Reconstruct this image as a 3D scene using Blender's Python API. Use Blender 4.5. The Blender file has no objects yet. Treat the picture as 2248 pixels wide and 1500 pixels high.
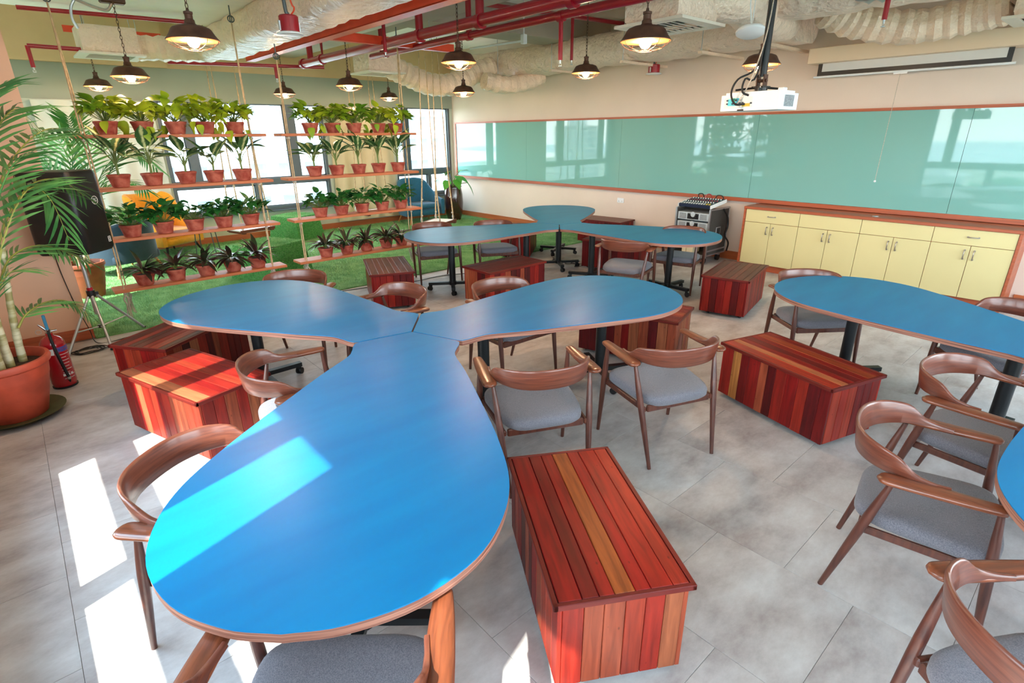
import bpy, math, random
import numpy as np
from mathutils import Matrix, Vector

# ------------------------------------------------------------------ camera
F_PX, PITCH, YAW, ROLL, CAM_H = 1191.2, math.radians(20.998), math.radians(41.625), math.radians(-0.539), 1.95
scene = bpy.context.scene
COL = scene.collection
_fw = Vector((math.sin(YAW)*math.cos(PITCH), math.cos(YAW)*math.cos(PITCH), -math.sin(PITCH)))
_r0 = Vector((math.cos(YAW), -math.sin(YAW), 0)); _u0 = _r0.cross(_fw)
_rt = _r0*math.cos(ROLL) + _u0*math.sin(ROLL); _up = _u0*math.cos(ROLL) - _r0*math.sin(ROLL)
cam_data = bpy.data.cameras.new('camera'); cam_data.sensor_width = 36.0; cam_data.lens = 36.0*F_PX/2248
cam_data.clip_start = 0.02; cam_data.clip_end = 3000
cam = bpy.data.objects.new('camera', cam_data); COL.objects.link(cam)
cam.matrix_world = Matrix(((_rt.x, _up.x, -_fw.x, 0), (_rt.y, _up.y, -_fw.y, 0), (_rt.z, _up.z, -_fw.z, CAM_H), (0, 0, 0, 1)))
scene.camera = cam

def at(px, py, x=None, y=None, z=None):
    """direction of a photo pixel met with the plane the thing stands on (x=, y= or z=)"""
    d = _fw + _rt*((px-1124)/F_PX) - _up*((py-750)/F_PX)
    t = x/d.x if x is not None else (y/d.y if y is not None else (z-CAM_H)/d.z)
    return Vector((0, 0, CAM_H)) + d*t

# ------------------------------------------------------------------ light
EXPOSURE = 0.95
world = bpy.data.worlds.new('sky'); scene.world = world; world.use_nodes = True
wn = world.node_tree; wn.nodes.clear()
_o = wn.nodes.new('ShaderNodeOutputWorld'); _b = wn.nodes.new('ShaderNodeBackground'); _t = wn.nodes.new('ShaderNodeTexCoord')
_s = wn.nodes.new('ShaderNodeSeparateXYZ'); _c = wn.nodes.new('ShaderNodeValToRGB')
_c.color_ramp.elements[0].position = 0.0; _c.color_ramp.elements[0].color = (0.92, 0.95, 0.97, 1)
_c.color_ramp.elements[1].position = 0.9; _c.color_ramp.elements[1].color = (0.50, 0.70, 0.95, 1)
wn.links.new(_t.outputs['Generated'], _s.inputs[0]); wn.links.new(_s.outputs['Z'], _c.inputs[0])
wn.links.new(_c.outputs[0], _b.inputs['Color']); _b.inputs['Strength'].default_value = 9.0
wn.links.new(_b.outputs[0], _o.inputs['Surface'])
sun_d = bpy.data.lights.new('sun', 'SUN'); sun_d.energy = 10.5; sun_d.angle = math.radians(0.6); sun_d.color = (1.0, 0.95, 0.87)
sun = bpy.data.objects.new('sun', sun_d); COL.objects.link(sun)
sun.rotation_euler = Vector((0.82, 0.27, -1.0)).to_track_quat('-Z', 'Y').to_euler()
scene.view_settings.view_transform = 'Standard'; scene.view_settings.look = 'None'
scene.view_settings.gamma = 1.0; scene.view_settings.use_curve_mapping = False
scene.view_settings.exposure = EXPOSURE
scene.cycles.max_bounces = 10; scene.cycles.diffuse_bounces = 6; scene.cycles.glossy_bounces = 4
scene.cycles.transparent_max_bounces = 12; scene.cycles.sample_clamp_indirect = 8.0
scene.cycles.use_denoising = True; scene.cycles.caustics_reflective = False; scene.cycles.caustics_refractive = False

def portal(loc, rot, sx, sy):
    d = bpy.data.lights.new('window_portal', 'AREA'); d.shape = 'RECTANGLE'; d.size = sx; d.size_y = sy
    d.cycles.is_portal = True
    o = bpy.data.objects.new('window_portal', d); COL.objects.link(o); o.location = loc; o.rotation_euler = rot

# ------------------------------------------------------------------ helpers
random.seed(7)
PI = math.pi

def lin(r, g, b):
    return tuple(((c/255.0)/12.92 if c/255.0 <= 0.04045 else ((c/255.0+0.055)/1.055)**2.4) for c in (r, g, b))

class MB:
    def __init__(s): s.v = []; s.f = []
    def add(s, vs, fs):
        n = len(s.v); s.v += [tuple(a) for a in vs]; s.f += [tuple(i+n for i in q) for q in fs]; return s
    def box(s, c, d, rz=0.0, M=None):
        hx, hy, hz = d[0]/2, d[1]/2, d[2]/2; vs = []
        cz, sz = math.cos(rz), math.sin(rz)
        for i in (-1, 1):
            for j in (-1, 1):
                for k in (-1, 1):
                    x, y, z = i*hx, j*hy, k*hz
                    p = Vector((c[0]+x*cz-y*sz, c[1]+x*sz+y*cz, c[2]+z))
                    vs.append(M @ p if M else p)
        return s.add(vs, [(0,1,3,2),(4,6,7,5),(0,4,5,1),(2,3,7,6),(0,2,6,4),(1,5,7,3)])
    def bbox(s, x0, x1, y0, y1, z0, z1):
        return s.box(((x0+x1)/2, (y0+y1)/2, (z0+z1)/2), (abs(x1-x0), abs(y1-y0), abs(z1-z0)))
    def bevbox(s, c, d, b=0.01, rz=0.0, M=None):
        hx, hy, hz = d[0]/2, d[1]/2, d[2]/2; b = min(b, hx*.9, hy*.9, hz*.9)
        cz, sz = math.cos(rz), math.sin(rz); rings = []
        def oct(hx, hy, z, b):
            return [(hx-b,-hy,z),(hx,-hy+b,z),(hx,hy-b,z),(hx-b,hy,z),(-hx+b,hy,z),(-hx,hy-b,z),(-hx,-hy+b,z),(-hx+b,-hy,z)]
        rings = oct(hx-b, hy-b, -hz, b*.4) + oct(hx, hy, -hz+b, b) + oct(hx, hy, hz-b, b) + oct(hx-b, hy-b, hz, b*.4)
        vs = []
        for x, y, z in rings:
            p = Vector((c[0]+x*cz-y*sz, c[1]+x*sz+y*cz, c[2]+z)); vs.append(M @ p if M else p)
        fs = [tuple(range(7, -1, -1)), tuple(range(24, 32))]
        for r in range(3):
            for i in range(8):
                j = (i+1) % 8; fs.append((r*8+i, r*8+j, r*8+8+j, r*8+8+i))
        return s.add(vs, fs)
    def tube(s, pts, r, n=8, cap=True, closed=False, flat=None):
        pts = [Vector(p) for p in pts]; m = len(pts); vs = []; rs = r if isinstance(r, (list, tuple)) else [r]*m
        prev = None
        for i, p in enumerate(pts):
            if closed: t = pts[(i+1) % m]-pts[i-1]
            else: t = pts[min(i+1, m-1)]-pts[max(i-1, 0)]
            t.normalize()
            if prev is None:
                a = Vector((0, 0, 1)) if abs(t.z) < .95 else Vector((1, 0, 0)); u = t.cross(a).normalized()
            else:
                u = (prev - t*prev.dot(t))
                u = u.normalized() if u.length > 1e-6 else t.orthogonal().normalized()
            prev = u; w = t.cross(u)
            for k in range(n):
                a = 2*PI*k/n; fl = flat or 1.0
                vs.append(p + u*(math.cos(a)*rs[i]) + w*(math.sin(a)*rs[i]*fl))
        fs = []
        for i in range(m if closed else m-1):
            j = (i+1) % m
            for k in range(n):
                l = (k+1) % n; fs.append((i*n+k, i*n+l, j*n+l, j*n+k))
        if cap and not closed: fs += [tuple(range(n-1, -1, -1)), tuple(range((m-1)*n, m*n))]
        return s.add(vs, fs)
    def cyl(s, p0, p1, r0, r1=None, n=14): return s.tube([p0, p1], [r0, r0 if r1 is None else r1], n)
    def lathe(s, prof, n=24, c=(0, 0, 0), M=None):
        vs = []; fs = []; m = len(prof)
        for (r, z) in prof:
            for k in range(n):
                a = 2*PI*k/n; p = Vector((c[0]+r*math.cos(a), c[1]+r*math.sin(a), c[2]+z)); vs.append(M @ p if M else p)
        for i in range(m-1):
            for k in range(n):
                l = (k+1) % n; fs.append((i*n+k, i*n+l, i*n+n+l, i*n+n+k))
        if prof[0][0] > 1e-5: fs.append(tuple(range(n-1, -1, -1)))
        if prof[-1][0] > 1e-5: fs.append(tuple(range((m-1)*n, m*n)))
        return s.add(vs, fs)
    def ball(s, c, r, n=10, sz=1.0):
        prof = [(max(1e-4, r*math.sin(PI*i/6)), -r*sz*math.cos(PI*i/6)) for i in range(7)]
        return s.lathe(prof, n, c)
    def prism(s, out, z0, z1):
        n = len(out); vs = [(x, y, z0) for x, y in out]+[(x, y, z1) for x, y in out]
        return s.add(vs, [tuple(range(n-1, -1, -1)), tuple(range(n, 2*n))]+[(i, (i+1) % n, n+(i+1) % n, n+i) for i in range(n)])
    def quad(s, a, b, c, d): return s.add([a, b, c, d], [(0, 1, 2, 3)])
    def mesh(s, name, m=None, smooth=None):
        me = bpy.data.meshes.new(name); me.from_pydata(s.v, [], s.f); me.update()
        if smooth:
            me.polygons.foreach_set('use_smooth', [True]*len(me.polygons)); me.set_sharp_from_angle(angle=math.radians(smooth))
        if m: me.materials.append(M[m] if isinstance(m, str) else m)
        return me
    def build(s, name, m, parent=None, smooth=None, loc=None, rot=None):
        return obj(name, s.mesh(name, m, smooth), parent, loc, rot)

def obj(name, me, parent=None, loc=None, rot=None):
    o = bpy.data.objects.new(name, me); COL.objects.link(o)
    if parent: o.parent = parent
    if loc is not None: o.location = loc
    if rot is not None: o.rotation_euler = rot
    return o

def tag(o, label=None, cat=None, group=None, kind=None):
    if label: o['label'] = label
    if cat: o['category'] = cat
    if group: o['group'] = group
    if kind: o['kind'] = kind
    return o
def thing(name, label, cat, loc=(0, 0, 0), rz=0.0, group=None):
    o = obj(name, None, None, loc, (0, 0, rz)); return tag(o, label, cat, group)
def struct(name, mb, m, parent=None, smooth=None, label=None):
    o = mb.build(name, m, parent, smooth)
    if parent is None: tag(o, label, kind='structure')
    return o
def copy_tree(o, parent=None):
    c = o.copy(); COL.objects.link(c); c.parent = parent
    for ch in list(o.children): copy_tree(ch, c)
    return c
def spline(pts, n):
    """Catmull-Rom through pts, n samples per span"""
    P = [Vector(p) for p in pts]; P = [P[0]*2-P[1]]+P+[P[-1]*2-P[-2]]; out = []
    for i in range(1, len(P)-2):
        for k in range(n):
            t = k/n; a, b, c, d = P[i-1:i+3]
            out.append(0.5*((2*b)+(c-a)*t+(2*a-5*b+4*c-d)*t*t+(3*b-a-3*c+d)*t**3))
    out.append(P[-2]); return out

# ------------------------------------------------------------------ materials
M = {}
def new_mat(name):
    m = bpy.data.materials.new(name); m.use_nodes = True; nt = m.node_tree
    return m, nt, nt.nodes['Principled BSDF']
def mat(name, col, rough=0.5, metal=0.0, spec=0.5, var=0.0, scale=8.0, col2=None, bump=0.0, bscale=60.0, stretch=(1, 1, 1), coord='Object', emit=None, es=0.0, coat=0.0, detail=4.0, sheen=0.0, lo=0.35, hi=0.65):
    m, nt, b = new_mat(name); N = nt.nodes; L = nt.links
    c = lin(*col); b.inputs['Base Color'].default_value = (*c, 1); b.inputs['Roughness'].default_value = rough
    b.inputs['Metallic'].default_value = metal; b.inputs['Specular IOR Level'].default_value = spec
    if coat: b.inputs['Coat Weight'].default_value = coat; b.inputs['Coat Roughness'].default_value = 0.08
    if sheen: b.inputs['Sheen Weight'].default_value = sheen
    if emit: b.inputs['Emission Color'].default_value = (*lin(*emit), 1); b.inputs['Emission Strength'].default_value = es
    if var or col2 or bump:
        tc = N.new('ShaderNodeTexCoord'); mp = N.new('ShaderNodeMapping'); mp.inputs['Scale'].default_value = stretch
        if coord == 'World':
            g = N.new('ShaderNodeNewGeometry'); L.new(g.outputs['Position'], mp.inputs['Vector'])
        else: L.new(tc.outputs[coord], mp.inputs['Vector'])
    if var or col2:
        n = N.new('ShaderNodeTexNoise'); n.inputs['Scale'].default_value = scale; n.inputs['Detail'].default_value = detail
        L.new(mp.outputs[0], n.inputs['Vector'])
        r = N.new('ShaderNodeValToRGB'); r.color_ramp.elements[0].position = lo; r.color_ramp.elements[1].position = hi
        if col2: c2 = lin(*col2)
        else: c2 = tuple(min(1, x*(1+var)) for x in c); c = tuple(x*(1-var) for x in c)
        r.color_ramp.elements[0].color = (*c, 1); r.color_ramp.elements[1].color = (*c2, 1)
        L.new(n.outputs['Fac'], r.inputs[0]); L.new(r.outputs[0], b.inputs['Base Color'])
    if bump:
        n2 = N.new('ShaderNodeTexNoise'); n2.inputs['Scale'].default_value = bscale; n2.inputs['Detail'].default_value = 3
        L.new(mp.outputs[0], n2.inputs['Vector']); bp = N.new('ShaderNodeBump'); bp.inputs['Strength'].default_value = bump; bp.inputs['Distance'].default_value = 0.06 if name == 'duct_wrap' else 0.025 if name == 'duct_flex' else 0.01
        L.new(n2.outputs['Fac'], bp.inputs['Height']); L.new(bp.outputs[0], b.inputs['Normal'])
    M[name] = m; return m

mat('wall_cream', (224, 207, 193), 0.75, var=0.03, scale=1.2, coord='World', bump=0.05, bscale=40)
mat('wall_grey', (190, 196, 182), 0.7, var=0.03, scale=1.0, coord='World')
mat('wall_green', (152, 160, 146), 0.7, var=0.05, scale=0.8, coord='World')
mat('wall_khaki', (222, 190, 148), 0.85, var=0.06, scale=1.5, coord='World', bump=0.1, bscale=25)
mat('wall_pink', (222, 178, 150), 0.7, var=0.03, scale=1.0, coord='World')
mat('slab', (246, 238, 230), 0.85, var=0.06, scale=1.3, coord='World', bump=0.15, bscale=12)
mat('beam', (178, 164, 148), 0.85, var=0.08, scale=1.5, coord='World', bump=0.1, bscale=20)
mat('baseboard', (178, 96, 52), 0.45, var=0.12, scale=6, coord='World', stretch=(.3, .3, 6))
mat('frame_wood', (168, 84, 52), 0.4, var=0.15, scale=5, coord='World', stretch=(1, .25, 8))
mat('win_frame', (92, 100, 104), 0.4, metal=0.6)
mat('black_steel', (26, 30, 33), 0.38, metal=0.3, var=0.1, scale=5)
mat('black_plastic', (20, 20, 22), 0.35)
mat('rubber', (14, 14, 15), 0.6)
mat('chrome', (205, 208, 210), 0.22, metal=1.0)
mat('silver', (190, 194, 198), 0.35, metal=0.9)
mat('white_plastic', (232, 236, 240), 0.35)
mat('red_paint', (158, 12, 34), 0.3, var=0.06, scale=4, coat=0.3)
mat('orange_paint', (226, 70, 34), 0.4, var=0.08, scale=5)
mat('rope', (196, 168, 132), 0.9, var=0.25, scale=90, stretch=(1, 1, .25))
mat('rope_grey', (188, 178, 164), 0.9, var=0.2, scale=90)
mat('clay', (152, 58, 44), 0.8, col2=(188, 104, 84), scale=14, bump=0.3, bscale=50)
mat('clay_glazed', (190, 78, 54), 0.5, var=0.18, scale=6, bump=0.1, bscale=30)
mat('clay_brown', (140, 74, 46), 0.6, var=0.2, scale=7)
mat('saucer', (70, 74, 40), 0.6, var=0.2, scale=9)
mat('soil', (62, 42, 30), 0.95, var=0.4, scale=40, bump=0.8, bscale=70)
mat('leaf_lime', (186, 196, 44), 0.45, col2=(100, 146, 34), scale=2.5, coord='World')
mat('leaf_dark', (30, 92, 40), 0.4, col2=(58, 124, 52), scale=9, coord='World')
mat('leaf_maroon', (70, 30, 34), 0.32, col2=(40, 62, 36), scale=8, coord='World')
mat('leaf_taro', (78, 158, 52), 0.45, var=0.15, scale=6)
mat('palm_leaf', (52, 122, 62), 0.42, col2=(112, 172, 92), scale=4, coord='World')
mat('palm_stem', (150, 150, 66), 0.5, var=0.2, scale=7)
mat('stem', (112, 128, 62), 0.6)
mat('yellow_fabric', (226, 150, 14), 0.85, var=0.06, scale=30, sheen=0.3)
mat('teal_fabric', (24, 92, 122), 0.85, var=0.08, scale=30, sheen=0.2)
mat('navy_fabric', (20, 46, 62), 0.85, var=0.08, scale=30, sheen=0.2)
mat('leg_wood', (186, 122, 62), 0.5, var=0.1, scale=9)
mat('glaze_brown', (62, 36, 26), 0.16, var=0.25, scale=3, coat=0.6)
mat('cab_cream', (212, 200, 146), 0.5, var=0.02, scale=1.5, coord='World')
mat('handle', (168, 160, 150), 0.3, metal=0.9)
mat('shelf_wood', (186, 104, 62), 0.55, var=0.14, scale=4, stretch=(.4, 8, 8))
mat('swing_wood', (226, 226, 222), 0.6, var=0.06, scale=4, stretch=(.4, 6, 6))
mat('swing_edge', (104, 52, 36), 0.6, var=0.15, scale=6)
mat('duct_wrap', (244, 220, 202), 0.34, var=0.05, scale=2.2, coord='World', bump=1.0, bscale=11)
mat('duct_flex', (238, 212, 188), 0.38, var=0.08, scale=4, coord='World', bump=1.0, bscale=18)
mat('foil', (200, 200, 198), 0.3, metal=0.9, bump=1.0, bscale=22)
mat('diffuser', (226, 218, 204), 0.45)
mat('dark_gap', (34, 32, 30), 0.8)
mat('lamp_rust', (84, 56, 44), 0.5, metal=0.4, var=0.25, scale=14)
mat('lamp_inner', (236, 150, 84), 0.5)
mat('bulb', (255, 230, 190), 0.3, emit=(255, 212, 166), es=420.0)
mat('screen_white', (214, 214, 212), 0.6)
mat('screen_beige', (230, 208, 180), 0.6)
mat('ext_red', (172, 18, 30), 0.25, coat=0.4, var=0.05, scale=5)
mat('ext_blue', (40, 84, 160), 0.4)
mat('ext_white', (228, 228, 226), 0.4)
mat('handle_blue', (30, 128, 168), 0.4)
mat('rack_body', (58, 54, 50), 0.7, var=0.15, scale=9)
mat('amp_face', (196, 208, 214), 0.35, metal=0.3)
mat('amp_mesh', (150, 156, 160), 0.5, metal=0.4, var=0.3, scale=120)
mat('navy_panel', (24, 36, 62), 0.4)
mat('knob_white', (228, 226, 220), 0.4)
mat('knob_yellow', (226, 190, 60), 0.4)
mat('ivory', (226, 214, 180), 0.5)
mat('cable', (22, 20, 20), 0.55)
mat('cane', (150, 142, 92), 0.55, col2=(206, 200, 168), scale=3, stretch=(1, 1, 6), lo=0.42, hi=0.58)
mat('port_cyan', (84, 200, 222), 0.5); mat('port_green', (46, 168, 120), 0.5); mat('port_yellow', (206, 178, 60), 0.5); mat('port_dark', (52, 64, 78), 0.5)
mat('logo_white', (206, 204, 204), 0.5); mat('print_white', (234, 220, 218), 0.5); mat('print_red', (170, 30, 50), 0.5)
mat('bldg_white', (196, 200, 202), 0.8, var=0.03, scale=.2); mat('bldg_window', (84, 98, 110), 0.5)
mat('bldg_grey', (200, 204, 204), 0.8, var=0.08, scale=.1); mat('roof_red', (188, 128, 110), 0.8)
mat('city_ground', (168, 166, 156), 0.95, col2=(110, 130, 108), scale=.03, coord='World')
mat('trees', (74, 116, 78), 0.95, col2=(54, 92, 62), scale=.06, coord='World')
mat('water', (150, 180, 190), 0.3)

# table laminate, ply edge, woods, floor, turf, board glass, window glass ------
m, nt, b = new_mat('table_blue'); N, L = nt.nodes, nt.links
g = N.new('ShaderNodeNewGeometry'); mp = N.new('ShaderNodeMapping'); mp.inputs['Scale'].default_value = (1.2, 6, 1); mp.inputs['Rotation'].default_value = (0, 0, 0.85)
n = N.new('ShaderNodeTexNoise'); n.inputs['Scale'].default_value = 1.6; n.inputs['Detail'].default_value = 5
r = N.new('ShaderNodeValToRGB'); r.color_ramp.elements[0].position = .3; r.color_ramp.elements[1].position = .75
r.color_ramp.elements[0].color = (*lin(0, 104, 156), 1); r.color_ramp.elements[1].color = (*lin(0, 116, 166), 1)
L.new(g.outputs['Position'], mp.inputs[0]); L.new(mp.outputs[0], n.inputs['Vector']); L.new(n.outputs['Fac'], r.inputs[0]); L.new(r.outputs[0], b.inputs['Base Color'])
b.inputs['Roughness'].default_value = 0.34; b.inputs['Specular IOR Level'].default_value = 0.34; M['table_blue'] = m

m, nt, b = new_mat('ply_edge'); N, L = nt.nodes, nt.links
tc = N.new('ShaderNodeTexCoord'); mp = N.new('ShaderNodeMapping'); mp.inputs['Scale'].default_value = (1.5, 1.5, 110)
n = N.new('ShaderNodeTexNoise'); n.inputs['Scale'].default_value = 1.5; n.inputs['Detail'].default_value = 2
r = N.new('ShaderNodeValToRGB'); r.color_ramp.elements[0].position = .36; r.color_ramp.elements[1].position = .64
r.color_ramp.elements[0].color = (*lin(112, 66, 52), 1); r.color_ramp.elements[1].color = (*lin(168, 116, 96), 1)
L.new(tc.outputs['Object'], mp.inputs[0]); L.new(mp.outputs[0], n.inputs['Vector']); L.new(n.outputs['Fac'], r.inputs[0]); L.new(r.outputs[0], b.inputs['Base Color'])
b.inputs['Roughness'].default_value = .5; M['ply_edge'] = m

m, nt, b = new_mat('plank_wood'); N, L = nt.nodes, nt.links          # colour of each plank comes from the plank itself
tc = N.new('ShaderNodeTexCoord'); oi = N.new('ShaderNodeObjectInfo'); ad = N.new('ShaderNodeVectorMath'); ad.operation = 'ADD'
sc_ = N.new('ShaderNodeVectorMath'); sc_.operation = 'SCALE'; sc_.inputs['Scale'].default_value = 37.0
cmb = N.new('ShaderNodeCombineXYZ'); L.new(oi.outputs['Random'], cmb.inputs[0]); L.new(oi.outputs['Random'], cmb.inputs[1]); L.new(cmb.outputs[0], sc_.inputs[0])
L.new(tc.outputs['Object'], ad.inputs[0]); L.new(sc_.outputs[0], ad.inputs[1])
mp = N.new('ShaderNodeMapping'); mp.inputs['Scale'].default_value = (26, 26, 2.2); L.new(ad.outputs[0], mp.inputs[0])
n = N.new('ShaderNodeTexNoise'); n.inputs['Scale'].default_value = 1.4; n.inputs['Detail'].default_value = 5; n.inputs['Distortion'].default_value = 0.6; L.new(mp.outputs[0], n.inputs['Vector'])
r = N.new('ShaderNodeValToRGB'); r.color_ramp.elements[0].position = .3; r.color_ramp.elements[1].position = .7
r.color_ramp.elements[0].color = (.55, .5, .5, 1); r.color_ramp.elements[1].color = (1.12, 1.12, 1.1, 1)
mx = N.new('ShaderNodeMix'); mx.data_type = 'RGBA'; mx.blend_type = 'MULTIPLY'; mx.inputs['Factor'].default_value = 1.0
L.new(n.outputs['Fac'], r.inputs[0]); L.new(oi.outputs['Color'], mx.inputs['A']); L.new(r.outputs[0], mx.inputs['B'])
mp2 = N.new('ShaderNodeMapping'); mp2.inputs['Scale'].default_value = (18, 18, 9); L.new(ad.outputs[0], mp2.inputs[0])
vo = N.new('ShaderNodeTexVoronoi'); vo.inputs['Scale'].default_value = 1.0; L.new(mp2.outputs[0], vo.inputs['Vector'])
r2 = N.new('ShaderNodeValToRGB'); r2.color_ramp.elements[0].position = .03; r2.color_ramp.elements[1].position = .09; r2.color_ramp.elements[0].color = (.35, .3, .3, 1)
mx2 = N.new('ShaderNodeMix'); mx2.data_type = 'RGBA'; mx2.blend_type = 'MULTIPLY'; mx2.inputs['Factor'].default_value = .8
L.new(vo.outputs['Distance'], r2.inputs[0]); L.new(mx.outputs['Result'], mx2.inputs['A']); L.new(r2.outputs[0], mx2.inputs['B'])
L.new(mx2.outputs['Result'], b.inputs['Base Color']); b.inputs['Roughness'].default_value = .42; b.inputs['Specular IOR Level'].default_value = .28; M['plank_wood'] = m

def grain(name, c1, c2, rough, sc=(18, 2.5, 18), scale=1.6):
    m, nt, b = new_mat(name); N, L = nt.nodes, nt.links
    tc = N.new('ShaderNodeTexCoord'); mp = N.new('ShaderNodeMapping'); mp.inputs['Scale'].default_value = sc
    n = N.new('ShaderNodeTexNoise'); n.inputs['Scale'].default_value = scale; n.inputs['Detail'].default_value = 5; n.inputs['Distortion'].default_value = .4
    r = N.new('ShaderNodeValToRGB'); r.color_ramp.elements[0].position = .3; r.color_ramp.elements[1].position = .7
    r.color_ramp.elements[0].color = (*lin(*c1), 1); r.color_ramp.elements[1].color = (*lin(*c2), 1)
    L.new(tc.outputs['Object'], mp.inputs[0]); L.new(mp.outputs[0], n.inputs['Vector']); L.new(n.outputs['Fac'], r.inputs[0]); L.new(r.outputs[0], b.inputs['Base Color'])
    b.inputs['Roughness'].default_value = rough; b.inputs['Coat Weight'].default_value = .25; b.inputs['Coat Roughness'].default_value = .15; M[name] = m
grain('walnut_leg', (64, 32, 26), (100, 54, 40), .35, (30, 30, 3))
grain('walnut_arm', (88, 44, 28), (132, 70, 42), .3, (4, 40, 40))
grain('walnut_back', (84, 42, 32), (120, 66, 48), .32, (6, 3, 60))
mat('seat_fabric', (88, 88, 97), 0.95, col2=(118, 115, 122), scale=260, bump=0.25, bscale=400, sheen=.2)

m, nt, b = new_mat('floor_vinyl'); N, L = nt.nodes, nt.links
g = N.new('ShaderNodeNewGeometry'); oi = N.new('ShaderNodeObjectInfo'); ad = N.new('ShaderNodeVectorMath'); ad.operation = 'ADD'
cm = N.new('ShaderNodeCombineXYZ'); ml = N.new('ShaderNodeMath'); ml.operation = 'MULTIPLY'; ml.inputs[1].default_value = .25
L.new(oi.outputs['Random'], ml.inputs[0]); L.new(ml.outputs[0], cm.inputs[2]); L.new(g.outputs['Position'], ad.inputs[0]); L.new(cm.outputs[0], ad.inputs[1])
mp = N.new('ShaderNodeMapping'); mp.inputs['Scale'].default_value = (1.5, 2.6, 1); L.new(ad.outputs[0], mp.inputs[0])
n = N.new('ShaderNodeTexNoise'); n.inputs['Scale'].default_value = 1.5; n.inputs['Detail'].default_value = 8; n.inputs['Roughness'].default_value = .68; L.new(mp.outputs[0], n.inputs['Vector'])
r = N.new('ShaderNodeValToRGB'); e = r.color_ramp.elements; e[0].position = .28; e[1].position = .7
e[0].color = (*lin(146, 135, 132), 1); e[1].color = (*lin(206, 204, 202), 1); k = e.new(.48); k.color = (*lin(180, 174, 171), 1)
L.new(n.outputs['Fac'], r.inputs[0]); L.new(r.outputs[0], b.inputs['Base Color'])
b.inputs['Roughness'].default_value = .48; b.inputs['Specular IOR Level'].default_value = .35; M['floor_vinyl'] = m
mat('floor_joint', (132, 126, 122), .8)

mat('turf', (84, 138, 74), .9, col2=(120, 170, 104), scale=6, coord='World', bump=1.0, bscale=110)
mat('turf_blade', (104, 158, 96), .7, col2=(152, 194, 134), scale=3.0, coord='World')
mat('turf_cube', (54, 130, 58), .9, col2=(92, 168, 86), scale=40, bump=1.0, bscale=120)

m, nt, b = new_mat('board_glass'); b.inputs['Base Color'].default_value = (*lin(126, 180, 172), 1); b.inputs['Roughness'].default_value = .03
b.inputs['Specular IOR Level'].default_value = .5; M['board_glass'] = m

m, nt, b = new_mat('window_glass'); N, L = nt.nodes, nt.links; N.remove(b)
out = N['Material Output']; tr = N.new('ShaderNodeBsdfTransparent'); tr.inputs[0].default_value = (.93, .97, .97, 1)
gl = N.new('ShaderNodeBsdfGlossy'); gl.inputs['Roughness'].default_value = .02; ms = N.new('ShaderNodeMixShader'); ms.inputs[0].default_value = .05; L.new(tr.outputs[0], ms.inputs[1]); L.new(gl.outputs[0], ms.inputs[2]); L.new(ms.outputs[0], out.inputs['Surface'])
M['window_glass'] = m

m, nt, b = new_mat('leaf_striped'); N, L = nt.nodes, nt.links       # cream midrib and feathered pale bands
tc = N.new('ShaderNodeTexCoord'); sp = N.new('ShaderNodeSeparateXYZ'); ab = N.new('ShaderNodeMath'); ab.operation = 'ABSOLUTE'
L.new(tc.outputs['Object'], sp.inputs[0]); L.new(sp.outputs['X'], ab.inputs[0])
n = N.new('ShaderNodeTexNoise'); n.inputs['Scale'].default_value = 7; L.new(tc.outputs['Object'], n.inputs['Vector'])
ma = N.new('ShaderNodeMath'); ma.operation = 'MULTIPLY_ADD'; ma.inputs[1].default_value = .16; L.new(n.outputs['Fac'], ma.inputs[0]); L.new(ab.outputs[0], ma.inputs[2])
r = N.new('ShaderNodeValToRGB'); e = r.color_ramp.elements; e[0].position = .09; e[0].color = (*lin(206, 214, 150), 1); e[1].position = .14; e[1].color = (*lin(58, 98, 52), 1)
L.new(ma.outputs[0], r.inputs[0]); L.new(r.outputs[0], b.inputs['Base Color']); b.inputs['Roughness'].default_value = .42; M['leaf_striped'] = m

m, nt, b = new_mat('far_facade'); N, L = nt.nodes, nt.links         # buildings too far away to tell the windows apart
g = N.new('ShaderNodeNewGeometry'); sp = N.new('ShaderNodeSeparateXYZ'); L.new(g.outputs['Position'], sp.inputs[0])
cb = N.new('ShaderNodeCombineXYZ'); L.new(sp.outputs['Y'], cb.inputs[0]); L.new(sp.outputs['Z'], cb.inputs[1])
br = N.new('ShaderNodeTexBrick'); br.offset = 0; br.inputs['Scale'].default_value = .35; br.inputs['Mortar Size'].default_value = .12; br.inputs['Brick Width'].default_value = .8; br.inputs['Row Height'].default_value = 1.05
br.inputs['Color1'].default_value = (*lin(170, 184, 190), 1); br.inputs['Color2'].default_value = (*lin(150, 168, 178), 1); br.inputs['Mortar'].default_value = (*lin(226, 226, 220), 1)
L.new(cb.outputs[0], br.inputs['Vector']); L.new(br.outputs['Color'], b.inputs['Base Color']); b.inputs['Roughness'].default_value = .8; M['far_facade'] = m

# ================================================================== SETTING
XL, XW, YW, YN, SLAB, TURF_Y = -0.75, 8.5, 11.7, -2.5, 3.75, 6.8

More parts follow.
